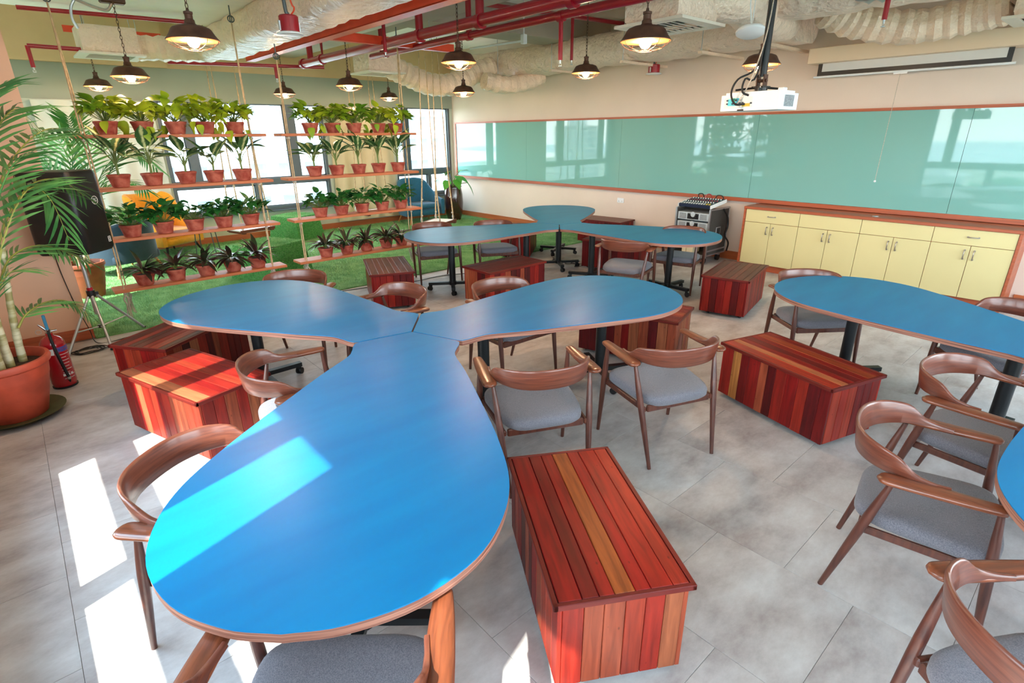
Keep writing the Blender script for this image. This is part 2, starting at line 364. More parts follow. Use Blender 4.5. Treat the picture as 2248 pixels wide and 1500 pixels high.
# floor: joint-coloured base with square vinyl tiles in half bond
floor = struct('floor', MB().bbox(XL, XW, YN, YW, -0.12, -0.004), 'floor_joint', label='grey mottled vinyl tile floor')
TS, GAP = 0.64, 0.0018
_tile_cache = {}
def tile_mesh(w, d):
    k = (round(w, 3), round(d, 3))
    if k not in _tile_cache: _tile_cache[k] = MB().bevbox((0, 0, -0.003), (w-GAP, d-GAP, 0.006), 0.0006).mesh('tile', 'floor_vinyl')
    return _tile_cache[k]
ci = 0; x = 1.03-3*TS
while x < XW:
    x0, x1 = max(x, XL), min(x+TS, XW)
    y = (0.66 if ci % 2 else 0.36)-6*TS
    while y < TURF_Y:
        y0, y1 = max(y, YN), min(y+TS, TURF_Y)
        if y1-y0 > .02 and x1-x0 > .02: obj('tile', tile_mesh(x1-x0, y1-y0), floor, ((x0+x1)/2, (y0+y1)/2, 0))
        y += TS
    x += TS; ci += 1

# turf: base mat and blades
turf = tag(MB().bbox(.285, XW, TURF_Y, YW, -0.004, 0.012).bbox(XL, .285, 7.515, YW, -0.004, 0.012).build('turf', 'turf'), 'bright green artificial turf covering the far end of the room', 'turf', kind='stuff')
rng = np.random.default_rng(5)
def blades(n, ox, oy, zfun, h, w, mname, parent, surf):
    """n single-triangle blades on points given by surf(n) -> (pos, normal)"""
    P, Nn = surf(n); a = rng.uniform(0, 2*PI, n)
    t = np.c_[np.cos(a), np.sin(a), np.zeros(n)]; t = t-Nn*(t*Nn).sum(1)[:, None]; t /= np.linalg.norm(t, axis=1)[:, None]+1e-9
    hh = h*rng.uniform(.6, 1.2, n)[:, None]; lean = np.cross(Nn, t)*rng.uniform(-.8, .8, n)[:, None]
    V = np.stack([P-t*w, P+t*w, P+(Nn+lean*.7)*hh], 1).reshape(-1, 3)
    me = bpy.data.meshes.new('blades'); me.vertices.add(3*n); me.vertices.foreach_set('co', V.astype(np.float32).ravel())
    me.loops.add(3*n); me.loops.foreach_set('vertex_index', np.arange(3*n, dtype=np.int32))
    me.polygons.add(n); me.polygons.foreach_set('loop_start', np.arange(0, 3*n, 3, dtype=np.int32)); me.polygons.foreach_set('loop_total', np.full(n, 3, np.int32))
    me.update(calc_edges=True); me.materials.append(M[mname]); o = obj('grass_blades', me, parent); o['kind'] = 'stuff'; return o
def surf_flat(n): return np.c_[rng.uniform(.29, XW, n), rng.uniform(TURF_Y, YW, n), np.full(n, .010)], np.tile([0., 0., 1.], (n, 1))
blades(200000, 0, 0, None, .026, .0022, 'turf_blade', turf, surf_flat)

# windows -------------------------------------------------------------
def window(idx, axis, plane, u0, u1, z0, z1, panes, label, inward, depth=.13):
    """frame = everything between the panes; panes = [(u0,u1,z0,z1)]"""
    us = sorted({u0, u1, *[p[0] for p in panes], *[p[1] for p in panes]}); zs = sorted({z0, z1, *[p[2] for p in panes], *[p[3] for p in panes]})
    mb = MB()
    def B(mb, a, b, c, d, dep, off=0.0):
        if axis == 'x': mb.bbox(plane+off-dep/2, plane+off+dep/2, a, b, c, d)
        else: mb.bbox(a, b, plane+off-dep/2, plane+off+dep/2, c, d)
    rows = []
    for j in range(len(zs)-1):
        run = None
        for i in range(len(us)-1):
            um, zm = (us[i]+us[i+1])/2, (zs[j]+zs[j+1])/2
            solid = not any(p[0] < um < p[1] and p[2] < zm < p[3] for p in panes)
            if solid: run = (run[0], us[i+1]) if run else (us[i], us[i+1])
            if (not solid or i == len(us)-2) and run: B(mb, run[0], run[1], zs[j], zs[j+1], depth); run = None
    w = struct('window_%d' % idx, mb, 'win_frame', label=label)
    for p in panes:
        pb = MB(); B(pb, p[0]-.01, p[1]+.01, p[2]-.01, p[3]+.01, .008); pb.build('pane', 'window_glass', w)
        e = MB(); t = .022
        for q in ((p[0], p[0]+t, p[2], p[3]), (p[1]-t, p[1], p[2], p[3]), (p[0], p[1], p[2], p[2]+t), (p[0], p[1], p[3]-t, p[3])): B(e, *q, .05)
        e.build('sash', 'win_frame', w)
    s = MB(); B(s, u0-.02, u1+.02, z0-.03, z0, .22, inward*.04); s.build('sill', 'win_frame', w)
    c = ((u0+u1)/2, (z0+z1)/2)
    if axis == 'x': portal((plane-inward*.10, c[0], c[1]), (0, -inward*PI/2, 0), z1-z0, u1-u0)
    else: portal((c[0], plane-inward*.10, c[1]), (inward*PI/2, 0, 0), u1-u0, z1-z0)
    return w

# left wall (sun side): x = -1.0 .. -0.75
LZ0, LZ1 = .60, 2.72
def left_panes(s):
    return [(s, s+.38, 1.16, LZ1), (s+.52, s+2.06, 1.16, LZ1), (s+2.20, s+2.55, 1.16, LZ1), (s, s+1.16, LZ0, 1.04), (s+1.27, s+2.55, LZ0, 1.04)]
LW = [-1.95, 1.30, 8.0]
mb = MB(); edges = [YN]
for s in LW: edges += [s-.05, s+2.60]
edges.append(YW)
for i in range(0, len(edges), 2): mb.bbox(XL-.25, XL, edges[i], edges[i+1], 0, SLAB)
for s in LW:
    mb.bbox(XL-.25, XL, s-.05, s+2.60, 0, LZ0-.05); mb.bbox(XL-.25, XL, s-.05, s+2.60, LZ1+.05, SLAB)
struct('wall_left', mb, 'wall_cream', label='cream window wall on the sunny side')
for i, s in enumerate(LW):
    window(i+1, 'x', -.81, s-.05, s+2.60, LZ0-.05, LZ1+.05, left_panes(s), 'tall grey-framed window in the sunny side wall', 1)
struct('column', MB().bbox(XL, .27, 6.86, 7.5, 0, SLAB), 'wall_pink', label='pinkish square column behind the palm pot')
struct('baseboard_column', MB().bbox(XL, .282, 6.848, 7.512, 0, .12), 'frame_wood')

# far window wall: y = 11.7
W1, W2 = (2.2, 5.2), (6.85, 8.42)
mb = MB()
for a, b_ in ((XL-.25, W1[0]), (W1[1], W2[0]), (W2[1], XW+.25)): mb.bbox(a, b_, YW, YW+.22, 0, 2.52)
for a, b_ in (W1, W2): mb.bbox(a, b_, YW, YW+.22, 0, .53)
struct('wall_far', mb, 'wall_grey', label='pale grey-green window wall beyond the turf')
struct('wall_far_band', MB().bbox(XL-.25, XW+.25, YW-.02, YW+.22, 2.52, 3.04), 'wall_green', label='grey-green painted band above the far windows')
mb = MB().bbox(XL-.25, XW+.25, YW, YW+.22, 3.04, SLAB)
struct('wall_far_top', mb, 'wall_khaki', label='khaki upper part of the far wall')
struct('beam_far', MB().bbox(XL, 2.5, YW-.12, YW, 3.04, SLAB), 'wall_khaki')
window(5, 'y', YW+.07, W1[0], W1[1], .53, 2.56, [(2.25, 2.57, 1.15, 2.52), (2.72, 4.40, 1.15, 2.52), (4.60, 5.14, 1.15, 2.52), (2.25, 3.64, .60, 1.04), (3.74, 5.14, .60, 1.04)], 'grey-framed far window behind the hanging plants', -1)
window(6, 'y', YW+.07, W2[0], W2[1], .53, 2.56, [(6.90, 7.12, 1.15, 2.52), (7.26, 8.36, 1.15, 2.52), (6.90, 7.70, .60, 1.04), (7.80, 8.36, .60, 1.04)], 'grey-framed far window beside the corner', -1)
struct('baseboard_far', MB().bbox(XL, XW, YW-.015, YW, 0, .13), 'baseboard')
# folded pale curtains beside the far windows
def curtain(x0, x1, label):
    mb = MB(); n = 26; pts = []
    for i in range(n+1):
        u = i/n; pts.append((x0+(x1-x0)*u, YW-.10+.030*math.sin(u*n*1.05)))
    vs = []; fs = []
    for z in (.16, 2.50): vs += [(a, b_, z) for a, b_ in pts]+[(a, b_+.006, z) for a, b_ in pts]
    k = n+1
    for i in range(n): fs += [(i, i+1, 2*k+i+1, 2*k+i), (k+i+1, k+i, 3*k+i, 3*k+i+1)]
    mb.add(vs, fs); return tag(mb.build('curtain', 'curtain', None, 60), label, 'curtain', 'pale curtains on the far wall')
mat('curtain', (206, 212, 204), .9, var=.03, scale=3)
mat('curtain_beige', (204, 192, 160), .9, var=.03, scale=3)
curtain(.55, 2.15, 'pale grey curtain on the far wall behind the yellow wing chair')
c2 = curtain(5.25, 6.75, 'beige curtain between the two far windows'); c2.data.materials[0] = M['curtain_beige']

# board wall: x = 8.5
struct('wall_right', MB().bbox(XW, XW+.2, YN, YW, 0, SLAB), 'wall_cream', label='cream wall carrying the long glass board')
mb = MB().bbox(XW-.018, XW, 3.84, YW, 0, .13).bbox(XW-.018, XW, YN, .66, 0, .13)
struct('baseboard_right', mb, 'baseboard')
# near wall behind the camera, its unseen windows added for more daylight
mb = MB().bbox(XL-.25, .6, YN-.2, YN, 0, SLAB).bbox(4.0, 4.8, YN-.2, YN, 0, SLAB).bbox(8.0, XW+.2, YN-.2, YN, 0, SLAB)
for a in (.6, 4.8): mb.bbox(a, a+(3.4 if a < 1 else 3.2), YN-.2, YN, 0, .55).bbox(a, a+(3.4 if a < 1 else 3.2), YN-.2, YN, 2.77, SLAB)
struct('wall_near', mb, 'wall_cream')
window(7, 'y', YN-.08, .6, 4.0, .55, 2.77, [(.66, 2.25, 1.16, 2.72), (2.35, 3.94, 1.16, 2.72), (.66, 2.25, .6, 1.04), (2.35, 3.94, .6, 1.04)], 'unseen wide window added in the near wall for daylight', 1)
window(8, 'y', YN-.08, 4.8, 8.0, .55, 2.77, [(4.86, 6.35, 1.16, 2.72), (6.45, 7.94, 1.16, 2.72), (4.86, 6.35, .6, 1.04), (6.45, 7.94, .6, 1.04)], 'second unseen wide window added in the near wall for daylight', 1)

# ceiling
struct('ceiling', MB().bbox(XL-.25, XW+.2, YN-.2, YW+.22, SLAB, SLAB+.2), 'slab', label='off-white concrete ceiling slab')
struct('beam_low', MB().bbox(XL, 4.2, 6.3, 8.5, 3.27, SLAB), 'slab', label='low off-white ceiling drop above the hanging shelves')
struct('beam_mid', MB().bbox(4.2, 4.75, YN, YW, 3.36, SLAB), 'beam', label='grey ceiling beam')
struct('beam_cross', MB().bbox(4.75, XW, 6.9, 7.5, 3.36, SLAB), 'beam')

# glass board ---------------------------------------------------------
board = thing('glass_board', 'long sea-green glass writing board in wooden frame on the right wall', 'board', (XW-.03, 6.0, 0))
Z0, Z1 = .985, 2.172
ys = [-1.0, 1.5, 4.0, 6.5, 9.0, 11.5]
for a, b_ in zip(ys[:-1], ys[1:]): MB().bbox(-.008, .012, a-6+.002, b_-6-.002, Z0, Z1).build('glass_panel', 'board_glass', board)
MB().bbox(-.022, .03, -7.05, 5.545, Z1, Z1+.035).build('top_frame', 'frame_wood', board)
MB().bbox(-.05, .03, -7.05, 5.545, Z0-.055, Z0).build('bottom_ledge', 'frame_wood', board)
MB().bbox(-.02, .03, 5.502, 5.545, Z0, Z1).build('end_frame', 'frame_wood', board)

# cabinets ------------------------------------------------------------
CX0, CX1, CY0, CY1 = 8.0, 8.5, .70, 3.81
cw = (CY1-CY0-.06)/4; ORD = ['first', 'second', 'third', 'fourth']
def handle(parent, c, along, l=.10):
    mb = MB(); d = Vector((0, 1, 0)) if along == 'y' else Vector((0, 0, 1)); c = Vector(c)
    mb.tube([c-d*l/2+Vector((.0, 0, 0)), c-d*l/2+Vector((-.025, 0, 0)), c-d*(l/2-.012)+Vector((-.03, 0, 0)), c+d*(l/2-.012)+Vector((-.03, 0, 0)), c+d*l/2+Vector((-.025, 0, 0)), c+d*l/2], .006, 8)
    mb.cyl(c-d*l/2+Vector((-.004, 0, 0)), c-d*l/2, .010); mb.cyl(c+d*l/2+Vector((-.004, 0, 0)), c+d*l/2, .010)
    return mb.build('handle', 'handle', parent, 40)
for i in range(4):                                                   # i = 0 stands by the amplifier rack
    y1 = CY1-.03-i*cw; y0 = y1-cw; yc = (y0+y1)/2
    c = thing('cabinet', 'cream base cabinet with drawer above two doors, %s unit from the amplifier rack' % ORD[i], 'cabinet', (CX0+.25, yc, 0), 0, 'cream cabinets under the glass board')
    MB().bbox(-.225, .248, -cw/2, cw/2, .09, .885).build('body', 'frame_wood', c)
    MB().bbox(-.20, .248, -cw/2, cw/2, 0, .09).build('plinth', 'frame_wood', c)
    g = .003
    dr = MB().bevbox((-.238, 0, .795), (.02, cw-2*g, .175), .002).build('drawer', 'cab_cream', c)
    if i in (0, 3): handle(dr, (-.248, 0, .80), 'y')
    for s in (-1, 1):
        d_ = MB().bevbox((-.238, s*cw/4, .402), (.02, cw/2-2*g, .60), .002).build('door', 'cab_cream', c)
        handle(d_, (-.248, s*.045, .60), 'z')
wt = thing('worktop', 'reddish wooden worktop and side panels around the row of cream cabinets', 'worktop', (CX0+.25, (CY0+CY1)/2, 0))
hw = (CY1-CY0)/2
MB().bevbox((-.012, 0, .905), (.52, 2*hw, .036), .004).build('top', 'frame_wood', wt)
MB().bbox(-.258, .248, hw-.028, hw, 0, .887).build('side_panel', 'frame_wood', wt); MB().bbox(-.258, .248, -hw, -hw+.028, 0, .887).build('side_panel', 'frame_wood', wt)
gm = thing('cable_grommet', 'small round chrome cable grommet let into the worktop', 'grommet', (8.12, 2.15, .923)); MB().lathe([(.04, 0), (.04, .004), (.028, .006), (.001, .004)], 20).build('ring', 'chrome', gm, 40)

# power socket
so = thing('power_socket', 'white double power socket on the wall under the glass board', 'socket', (XW, 6.45, .755))
MB().bevbox((-.006, 0, 0), (.012, .15, .086), .004).build('plate', 'white_plastic', so)
for s in (-1, 1):
    MB().bevbox((-.014, s*.035+.018, .02), (.006, .014, .022), .002).build('switch', 'white_plastic', so)
    MB().box((-.0125, s*.035, -.008), (.002, .005, .014)).box((-.0125, s*.035-.011, -.022), (.002, .009, .005)).box((-.0125, s*.035+.011, -.022), (.002, .009, .005)).build('pin_hole', 'dark_gap', so)

# projection screen on the wall
ps = thing('projection_screen', 'rolled-up projection screen with black border hanging from beige pelmet box', 'screen', (8.3, 2.25, 0))
MB().bevbox((0.02, 0, 2.85), (.30, 2.16, .18), .006).build('pelmet', 'screen_beige', ps)
MB().bbox(-.004, .004, -.93, .93, 2.665, 2.78).build('screen_cloth', 'screen_white', ps)
MB().bbox(-.006, .006, -.98, .98, 2.615, 2.665).bbox(-.006, .006, -.98, -.93, 2.665, 2.78).bbox(-.006, .006, .93, .98, 2.665, 2.78).build('border', 'black_plastic', ps)
MB().cyl((0, -1.02, 2.605), (0, 1.02, 2.605), .013).build('bottom_bar', 'white_plastic', ps, 40)
MB().box((0, .03, 2.585), (.014, .14, .018)).build('pull_handle', 'white_plastic', ps)
MB().tube([(0, .03, 2.58), (.02, .04, 2.2), (.05, .06, 1.35)], .003, 6).build('pull_cord', 'rope_grey', ps)
MB().ball((.05, .06, 1.33), .014).build('cord_toggle', 'white_plastic', ps)

# ================================================================== CEILING SERVICES
def rrect(w, h, r, n=4):
    out = []
    for cx, cy, a0 in ((w/2-r, h/2-r, 0), (-w/2+r, h/2-r, PI/2), (-w/2+r, -h/2+r, PI), (w/2-r, -h/2+r, 1.5*PI)):
        for k in range(n+1): a = a0+k*PI/2/n; out.append((cx+r*math.cos(a), cy+r*math.sin(a)))
    return out
def duct_mesh(mb, pts, w, h, seed, r=None, step=.14, puff=.035, flex=0):
    """wrapped duct: rounded section swept along pts, puffed and pinched at the tape lines"""
    rnd = random.Random(seed); P = [Vector(p) for p in pts]; path = []
    for a, b_ in zip(P[:-1], P[1:]):
        k = max(1, int((b_-a).length/step)); path += [a+(b_-a)*(i/k) for i in range(k)]
    path.append(P[-1]); vs = []; sec = rrect(w, h, r or min(w, h)*.28); n = len(sec)
    for i, p in enumerate(path):
        t = (path[min(i+1, len(path)-1)]-path[max(i-1, 0)]).normalized(); u = t.cross(Vector((0, 0, 1))).normalized(); v = u.cross(t)
        s = 1+puff*(rnd.random()*2-1)+(flex*(1 if i % 2 else -1)); 
        if not flex and i % 6 == 0: s -= puff*1.3
        for a, b_ in sec: 
            j = 1+puff*.6*(rnd.random()*2-1); vs.append(p+u*(a*s*j)+v*(b_*s*j))
    fs = [tuple(range(n-1, -1, -1)), tuple(range((len(path)-1)*n, len(path)*n))]
    for i in range(len(path)-1):
        for k in range(n): l = (k+1) % n; fs.append((i*n+k, i*n+l, i*n+n+l, i*n+n+k))
    return mb.add(vs, fs)
def hanger_rods(parent, pts, top, m='silver'):
    for p in pts: MB().cyl(p, (p[0], p[1], top), .005, n=6).build('hanger_rod', m, parent)
def diffuser_box(name, label, x, y, z, w=.6, hgt=.36, rz=0.0, group=None):
    t = thing(name, label, 'air vent', (x, y, z), rz, group)
    mb = MB(); duct_mesh(mb, [(-w/2, 0, hgt/2+.01), (w/2, 0, hgt/2+.01)], w*.94, hgt, int(x*10), r=.04, puff=.02); mb.build('plenum_box', 'duct_wrap', t, 50)
    fr = MB(); o = w/2+.05; i_ = w/2-.06
    for a in ((-o, o, -o, -i_), (-o, o, i_, o), (-o, -i_, -i_, i_), (i_, o, -i_, i_)): fr.bbox(a[0], a[1], a[2], a[3], -.012, .012)
    fr.build('flange', 'diffuser', t)
    MB().bbox(-i_, i_, -i_, i_, .008, .014).build('throat', 'dark_gap', t)
    k = 8
    for q in range(k):
        yy = -i_+(q+.5)*2*i_/k; MB().box((0, 0, 0), (2*i_, .034, .003), M=Matrix.Translation((0, yy, 0)) @ Matrix.Rotation(.6, 4, 'X')).build('louver', 'diffuser', t)
    return t

# left duct running along the room, elbow and grille box
t = thing('air_duct', 'plastic-wrapped insulated air duct running overhead above the hanging shelves', 'duct', (2.60, 6, 3.1))
mb = MB(); duct_mesh(mb, [(0, -6.5, .03), (0, -2, .03), (0, 2.9, .0)], .52, .34, 3); mb.build('duct_body', 'duct_wrap', t, 50)
mb = MB(); duct_mesh(mb, [(.05, 2.7, 0), (-.12, 3.25, -.02), (-.85, 3.52, -.03)], .34, .30, 4, r=.13, step=.07, flex=.055); mb.build('flex_elbow', 'duct_flex', t, 22)
hanger_rods(t, [(-.27, -3.2, .2), (-.27, -.6, .2), (-.27, 1.4, .2), (.27, 1.4, .2)], .65)
g1 = diffuser_box('ceiling_grille', 'boxed air grille at the end of the left duct, above the yellow-green plants', 1.42, 9.58, 2.95, .62, .32)
hanger_rods(g1, [(-.25, -.25, .3), (.25, -.25, .3)], .78)
# middle grille with drooping flexible duct
g2 = diffuser_box('ceiling_grille', 'boxed air grille hanging between the far pendant lamps', 5.05, 9.0, 2.9, .58, .34)
hanger_rods(g2, [(-.25, -.25, .3), (.25, -.25, .3), (.25, .25, .3)], .84)
t = thing('flexible_duct', 'drooping pleated flexible duct hanging near the room corner', 'duct', (5.4, 9.0, 3.0))
mb = MB(); duct_mesh(mb, spline([(-.1, 0, .02), (.25, -.02, -.10), (.65, -.06, -.22), (1.1, -.12, -.20), (1.5, -.2, -.02), (1.9, -.3, .12)], 6), .40, .36, 11, r=.17, step=.07, flex=.06, puff=.015); mb.build('duct_body', 'duct_flex', t, 22)
# wall duct along the board wall
t = thing('air_duct', 'long wrapped air duct running along the top of the board wall', 'duct', (7.78, 5, 3.2))
mb = MB(); duct_mesh(mb, [(-.05, 5.0, -.02), (-.05, 2.4, -.02), (0, .2, .0), (0, -1.75, .0)], .72, .46, 21, r=.17, puff=.05); mb.build('duct_body', 'duct_wrap', t, 50)
for yy in (3.6, 2.2, .7, -.6, -1.5):
    MB().bbox(-.46, .72, yy-.03, yy+.03, -.275, -.24).build('support_bar', 'duct_flex', t)
    hanger_rods(t, [(-.43, yy, -.27)], .55)
t = thing('flexible_duct', 'short bulging end of flexible duct under the wall duct', 'duct', (7.35, 8.3, 2.86))
mb = MB(); duct_mesh(mb, spline([(-.5, .1, -.02), (-.1, .0, -.08), (.3, -.15, -.02), (.6, -.2, .1)], 5), .36, .30, 31, r=.14, step=.06, flex=.06); mb.build('duct_body', 'duct_flex', t, 22)
# centre grille box near the camera
g3 = diffuser_box('ceiling_grille', 'large boxed air grille with dark louvers above the nearest pendant lamp', 4.92, 3.30, 2.86, .62, .40)
hanger_rods(g3, [(-.25, .25, .35), (.25, .25, .35)], .88)
t = thing('air_duct', 'thick wrapped duct joining the boxed grille to the wall duct', 'duct', (5.2, 3.1, 3.12))
mb = MB(); duct_mesh(mb, spline([(0, .1, 0), (.5, -.05, .02), (1.2, .1, .0), (1.75, .22, .02), (2.18, .28, .04)], 6), .46, .42, 33, r=.19, puff=.03); mb.build('duct_body', 'duct_wrap', t, 50)
# right end: flexible run to a corner grille
t = thing('flexible_duct', 'fat pleated flexible duct above the projection screen', 'duct', (7.46, 2.1, 3.08))
mb = MB(); duct_mesh(mb, spline([(-.25, .75, .12), (.0, .45, -.02), (.2, .0, -.10), (.3, -.45, -.05), (.3, -.8, .0)], 7), .38, .33, 41, r=.18, step=.07, flex=.06); mb.build('duct_body', 'duct_flex', t, 22)
g4 = diffuser_box('ceiling_grille', 'boxed air grille at the right edge above the projection screen', 7.75, .95, 2.93, .6, .30)
t = thing('air_duct', 'big wrapped duct section overhead at the right, with a torn foil patch', 'duct', (6.6, 1.6, 3.3))
mb = MB(); duct_mesh(mb, [(-.1, 1.5, .0), (0, .3, .0), (.1, -1.6, .0)], .70, .50, 43, r=.2, puff=.05); mb.build('duct_body', 'duct_wrap', t, 50)
mb = MB(); duct_mesh(mb, [(-.30, .62, -.12), (-.28, .30, -.12)], .14, .26, 44, r=.05, puff=.12, step=.05); mb.build('foil_patch', 'foil', t, 60)

# pipes, tray -----------------------------------------------------------
def pipe(label, pts, r, drops=(), collars=(), name='sprinkler_pipe', m='red_paint', up=None):
    o = Vector(pts[0]); t = thing(name, label, 'pipe', o, 0, None)
    L_ = [Vector(p)-o for p in pts]; MB().tube(L_, r, 14).build('pipe_run', m, t, 50)
    for c in collars:
        d = (L_[1]-L_[0]).normalized(); c = Vector(c)-o; MB().cyl(c-d*.035, c+d*.035, r*1.25).build('collar', m, t, 50)
    for x, y, z0, z1, rr in drops:
        a, b_ = Vector((x, y, z0))-o, Vector((x, y, z1))-o; MB().cyl(a, b_, rr, n=10).build('drop_pipe', m, t, 50)
        if z1 < z0:
            h = MB().cyl(b_, b_+Vector((0, 0, -.03)), .010, .008, 8).cyl(b_+Vector((0, 0, -.05)), b_+Vector((0, 0, -.055)), .018, .018, 10).tube([b_+Vector((-.012, 0, -.028)), b_+Vector((-.016, 0, -.04)), b_+Vector((0, 0, -.052)), b_+Vector((.016, 0, -.04)), b_+Vector((.012, 0, -.028))], .003, 5)
            h.build('sprinkler_head', 'silver', t, 40)
    return t
pipe('thick crimson main pipe running overhead towards the far windows', [(3.92, 9.3, 3.0), (3.92, -2.3, 3.02)], .057,
     drops=[(3.92, 9.0, 3.0, 3.748, .045), (3.92, 5.95, 3.0, 3.748, .045), (3.92, 4.85, 3.0, 3.748, .045)], collars=[(3.92, 9.28, 3.0), (3.92, 8.6, 3.0), (3.92, 5.95, 3.0), (3.92, 4.85, 3.0), (3.92, 3.6, 3.0)])
pipe('thinner crimson pipe running beside the thick main pipe', [(4.36, 7.9, 3.0), (4.36, -2.3, 3.02)], .040,
     drops=[(4.36, 5.6, 3.0, 3.358, .034), (4.36, 4.15, 3.0, 2.62, .022), (4.36, 7.6, 3.0, 3.358, .03)], collars=[(4.36, 7.5, 3.0), (4.36, 5.6, 3.0), (4.36, 4.15, 3.0)])
pipe('thin crimson branch pipe crossing to the far drop above the pendant lamp', [(2.2, 10.1, 2.98), (4.3, 9.4, 2.98), (4.3, 9.4, 3.4)], .026, drops=[(3.6, 9.63, 2.98, 2.80, .024)])
pipe('thin crimson pipe bent down beside the column at the left', [(1.15, 9.49, 3.0), (.58, 9.49, 3.0)], .026, drops=[(.58, 9.49, 3.0, 2.76, .024)])
pipe('slim crimson pipe under the low ceiling at the left', [(.5, 8.15, 3.20), (2.05, 7.95, 3.20)], .022)
pipe('thin crimson dropper hanging in front of the hanging shelves', [(.655, 6.95, 3.27), (.655, 6.95, 3.12)], .028)
pipe('crimson cross pipe above the wall duct', [(4.76, 6.36, 3.52), (8.49, 5.9, 3.52)], .030, drops=[])
pipe('crimson dropper in front of the board wall', [(6.05, 5.55, 3.748), (6.05, 5.55, 3.28)], .022, drops=[(6.05, 5.55, 3.3, 2.86, .020)])
pipe('crimson dropper beside the projection screen', [(6.0, 1.86, 3.748), (6.0, 1.86, 3.06)], .024, drops=[(6.0, 1.86, 3.1, 2.84, .022)])
pipe('middle crimson dropper between the pendant lamps', [(3.72, 6.4, 3.268), (3.72, 6.4, 3.2)], .026, drops=[(3.72, 6.4, 3.2, 2.86, .022)])
t = thing('cable_tray', 'orange-red steel cable tray running overhead along the room', 'cable tray', (3.04, 5, 3.02))
MB().bbox(-.012, .012, -7.3, 4.2, -.05, .05).bbox(-.012, .11, -7.3, 4.2, -.055, -.045).build('rail', 'orange_paint', t)
for yy in (3.6, 2.9, .9, -1): MB().bbox(.0, .40, yy-.02, yy+.02, .05, .075).build('rung', 'orange_paint', t)
hanger_rods(t, [(.0, 3.2, .05), (.0, 1.0, .05), (0, -1.2, .05)], .7)
t = thing('cable_tray', 'orange-red steel channel crossing below the ceiling slab', 'cable tray', (4.0, 6.75, 3.04))
MB().bbox(-.95, .98, -.012, .012, -.045, .045).bbox(-.95, .98, -.012, .07, -.05, -.042).build('rail', 'orange_paint', t); hanger_rods(t, [(-.6, 0, .04), (.6, 0, .04)], .3)
t = thing('cable_tray', 'orange-red steel channel behind the left grille box', 'cable tray', (1.6, 10.2, 3.32))
MB().bbox(-.55, .60, -.012, .012, -.04, .04).build('rail', 'orange_paint', t); hanger_rods(t, [(-.3, 0, .04), (.3, 0, .04)], .43)

# ceiling loudspeakers (red can, white disc)
def can_speaker(x, y, z, r, label, topz):
    t = thing('ceiling_speaker', label, 'speaker', (x, y, z), 0, 'red ceiling loudspeakers')
    MB().lathe([(r*.72, .02), (r*.74, .13), (r*.66, .14), (.001, .14)], 24).build('can', 'red_paint', t, 40)
    MB().lathe([(.001, -.006), (r*.8, -.006), (r, 0), (r, .008), (r*.74, .02)], 28).build('disc', 'white_plastic', t, 40)
    for s in (-1, 1): MB().box((s*r*.78, 0, .06), (.012, .02, .07)).build('spring_clip', 'silver', t)
    MB().tube(spline([(0, 0, .14), (-.02, 0, .25), (-.03, .01, topz-z)], 5), .016, 8).build('conduit', 'win_frame', t, 40)
    MB().tube(spline([(.02, 0, .14), (.06, 0, .2), (.03, 0, .3), (-.01, .01, topz-z)], 5), .007, 6).build('wire', 'orange_paint', t, 40)
p = at(638, 76, z=2.74); can_speaker(p.x, p.y, 2.74, .106, 'red and white ceiling loudspeaker hanging beside the wrapped duct', 3.7)
p = at(1435, 163, y=5.7); can_speaker(p.x, p.y, p.z, .125, 'red and white ceiling loudspeaker hanging before the board wall', 3.2)

# wireless access point hung on wires
p = at(1648, 70, z=2.78)
t = thing('access_point', 'white round wireless access point dangling from white cables', 'access point', p)
Mx = Matrix.Rotation(.22, 4, 'Y') @ Matrix.Rotation(-.15, 4, 'X')
MB().lathe([(.001, -.028), (.10, -.026), (.125, -.01), (.128, .005), (.118, .02), (.06, .028), (.001, .028)], 28, M=Mx).build('housing', 'white_plastic', t, 40)
MB().lathe([(.045, .0285), (.045, .031), (.001, .031)], 20, M=Mx).build('label_disc', 'ivory', t, 40)
MB().tube(spline([(0, 0, .03), (-.03, .0, .12), (-.07, 0, .25), (-.03, 0, .6)], 5), .004, 6).tube(spline([(.01, 0, .03), (.015, 0, .3), (.03, 0, .6)], 4), .004, 6).build('cord', 'white_plastic', t)

# conduits: white trunking with its junction box, grey flexible conduit at the upper left
p = at(1150, 86, z=3.18)
t = thing('white_trunking', 'white conduit with junction box dropping beside the twin red pipes', 'conduit', p)
MB().bevbox((0, 0, 0), (.07, .07, .12), .006).build('junction_box', 'white_plastic', t)
MB().cyl((0, 0, .05), (0, 0, 3.748-p.z), .012).build('upright', 'white_plastic', t, 40)
MB().cyl((0, 0, -.02), tuple(at(1032, 107, z=3.16)-p), .014).build('side_run', 'white_plastic', t, 40)
p = at(248, 12, z=3.2)
t = thing('flexible_conduit', 'grey flexible conduit looping from a ceiling plate at the upper left', 'conduit', p)
MB().bevbox((0, 0, .04), (.22, .10, .05), .01).build('ceiling_plate', 'lamp_rust', t)
MB().tube(spline([(0, 0, .02), (-.05, .05, -.04), (-.14, .1, -.02), (-.25, .15, .03), (-.30, .2, .06)], 6), .016, 8).build('loop', 'silver', t, 40)
MB().tube(spline([(-.28, .2, .06), (-.33, .22, -.02), (-.34, .25, -.12), (-.31, .27, -.20)], 6), .014, 8).build('tail', 'silver', t, 40)
p = at(1600, 6, z=3.34)
t = thing('cable_bundle', 'bundle of black cables lying along the wrapped duct', 'cable', p)
for k in range(4): MB().tube(spline([(-.35, .30+.02*k, .03*k), (-.1, .06, .0+.02*k), (.15, -.10, .03*k), (.5, -.25, .02+.02*k)], 5), .010, 6).build('lead', 'cable', t, 60)

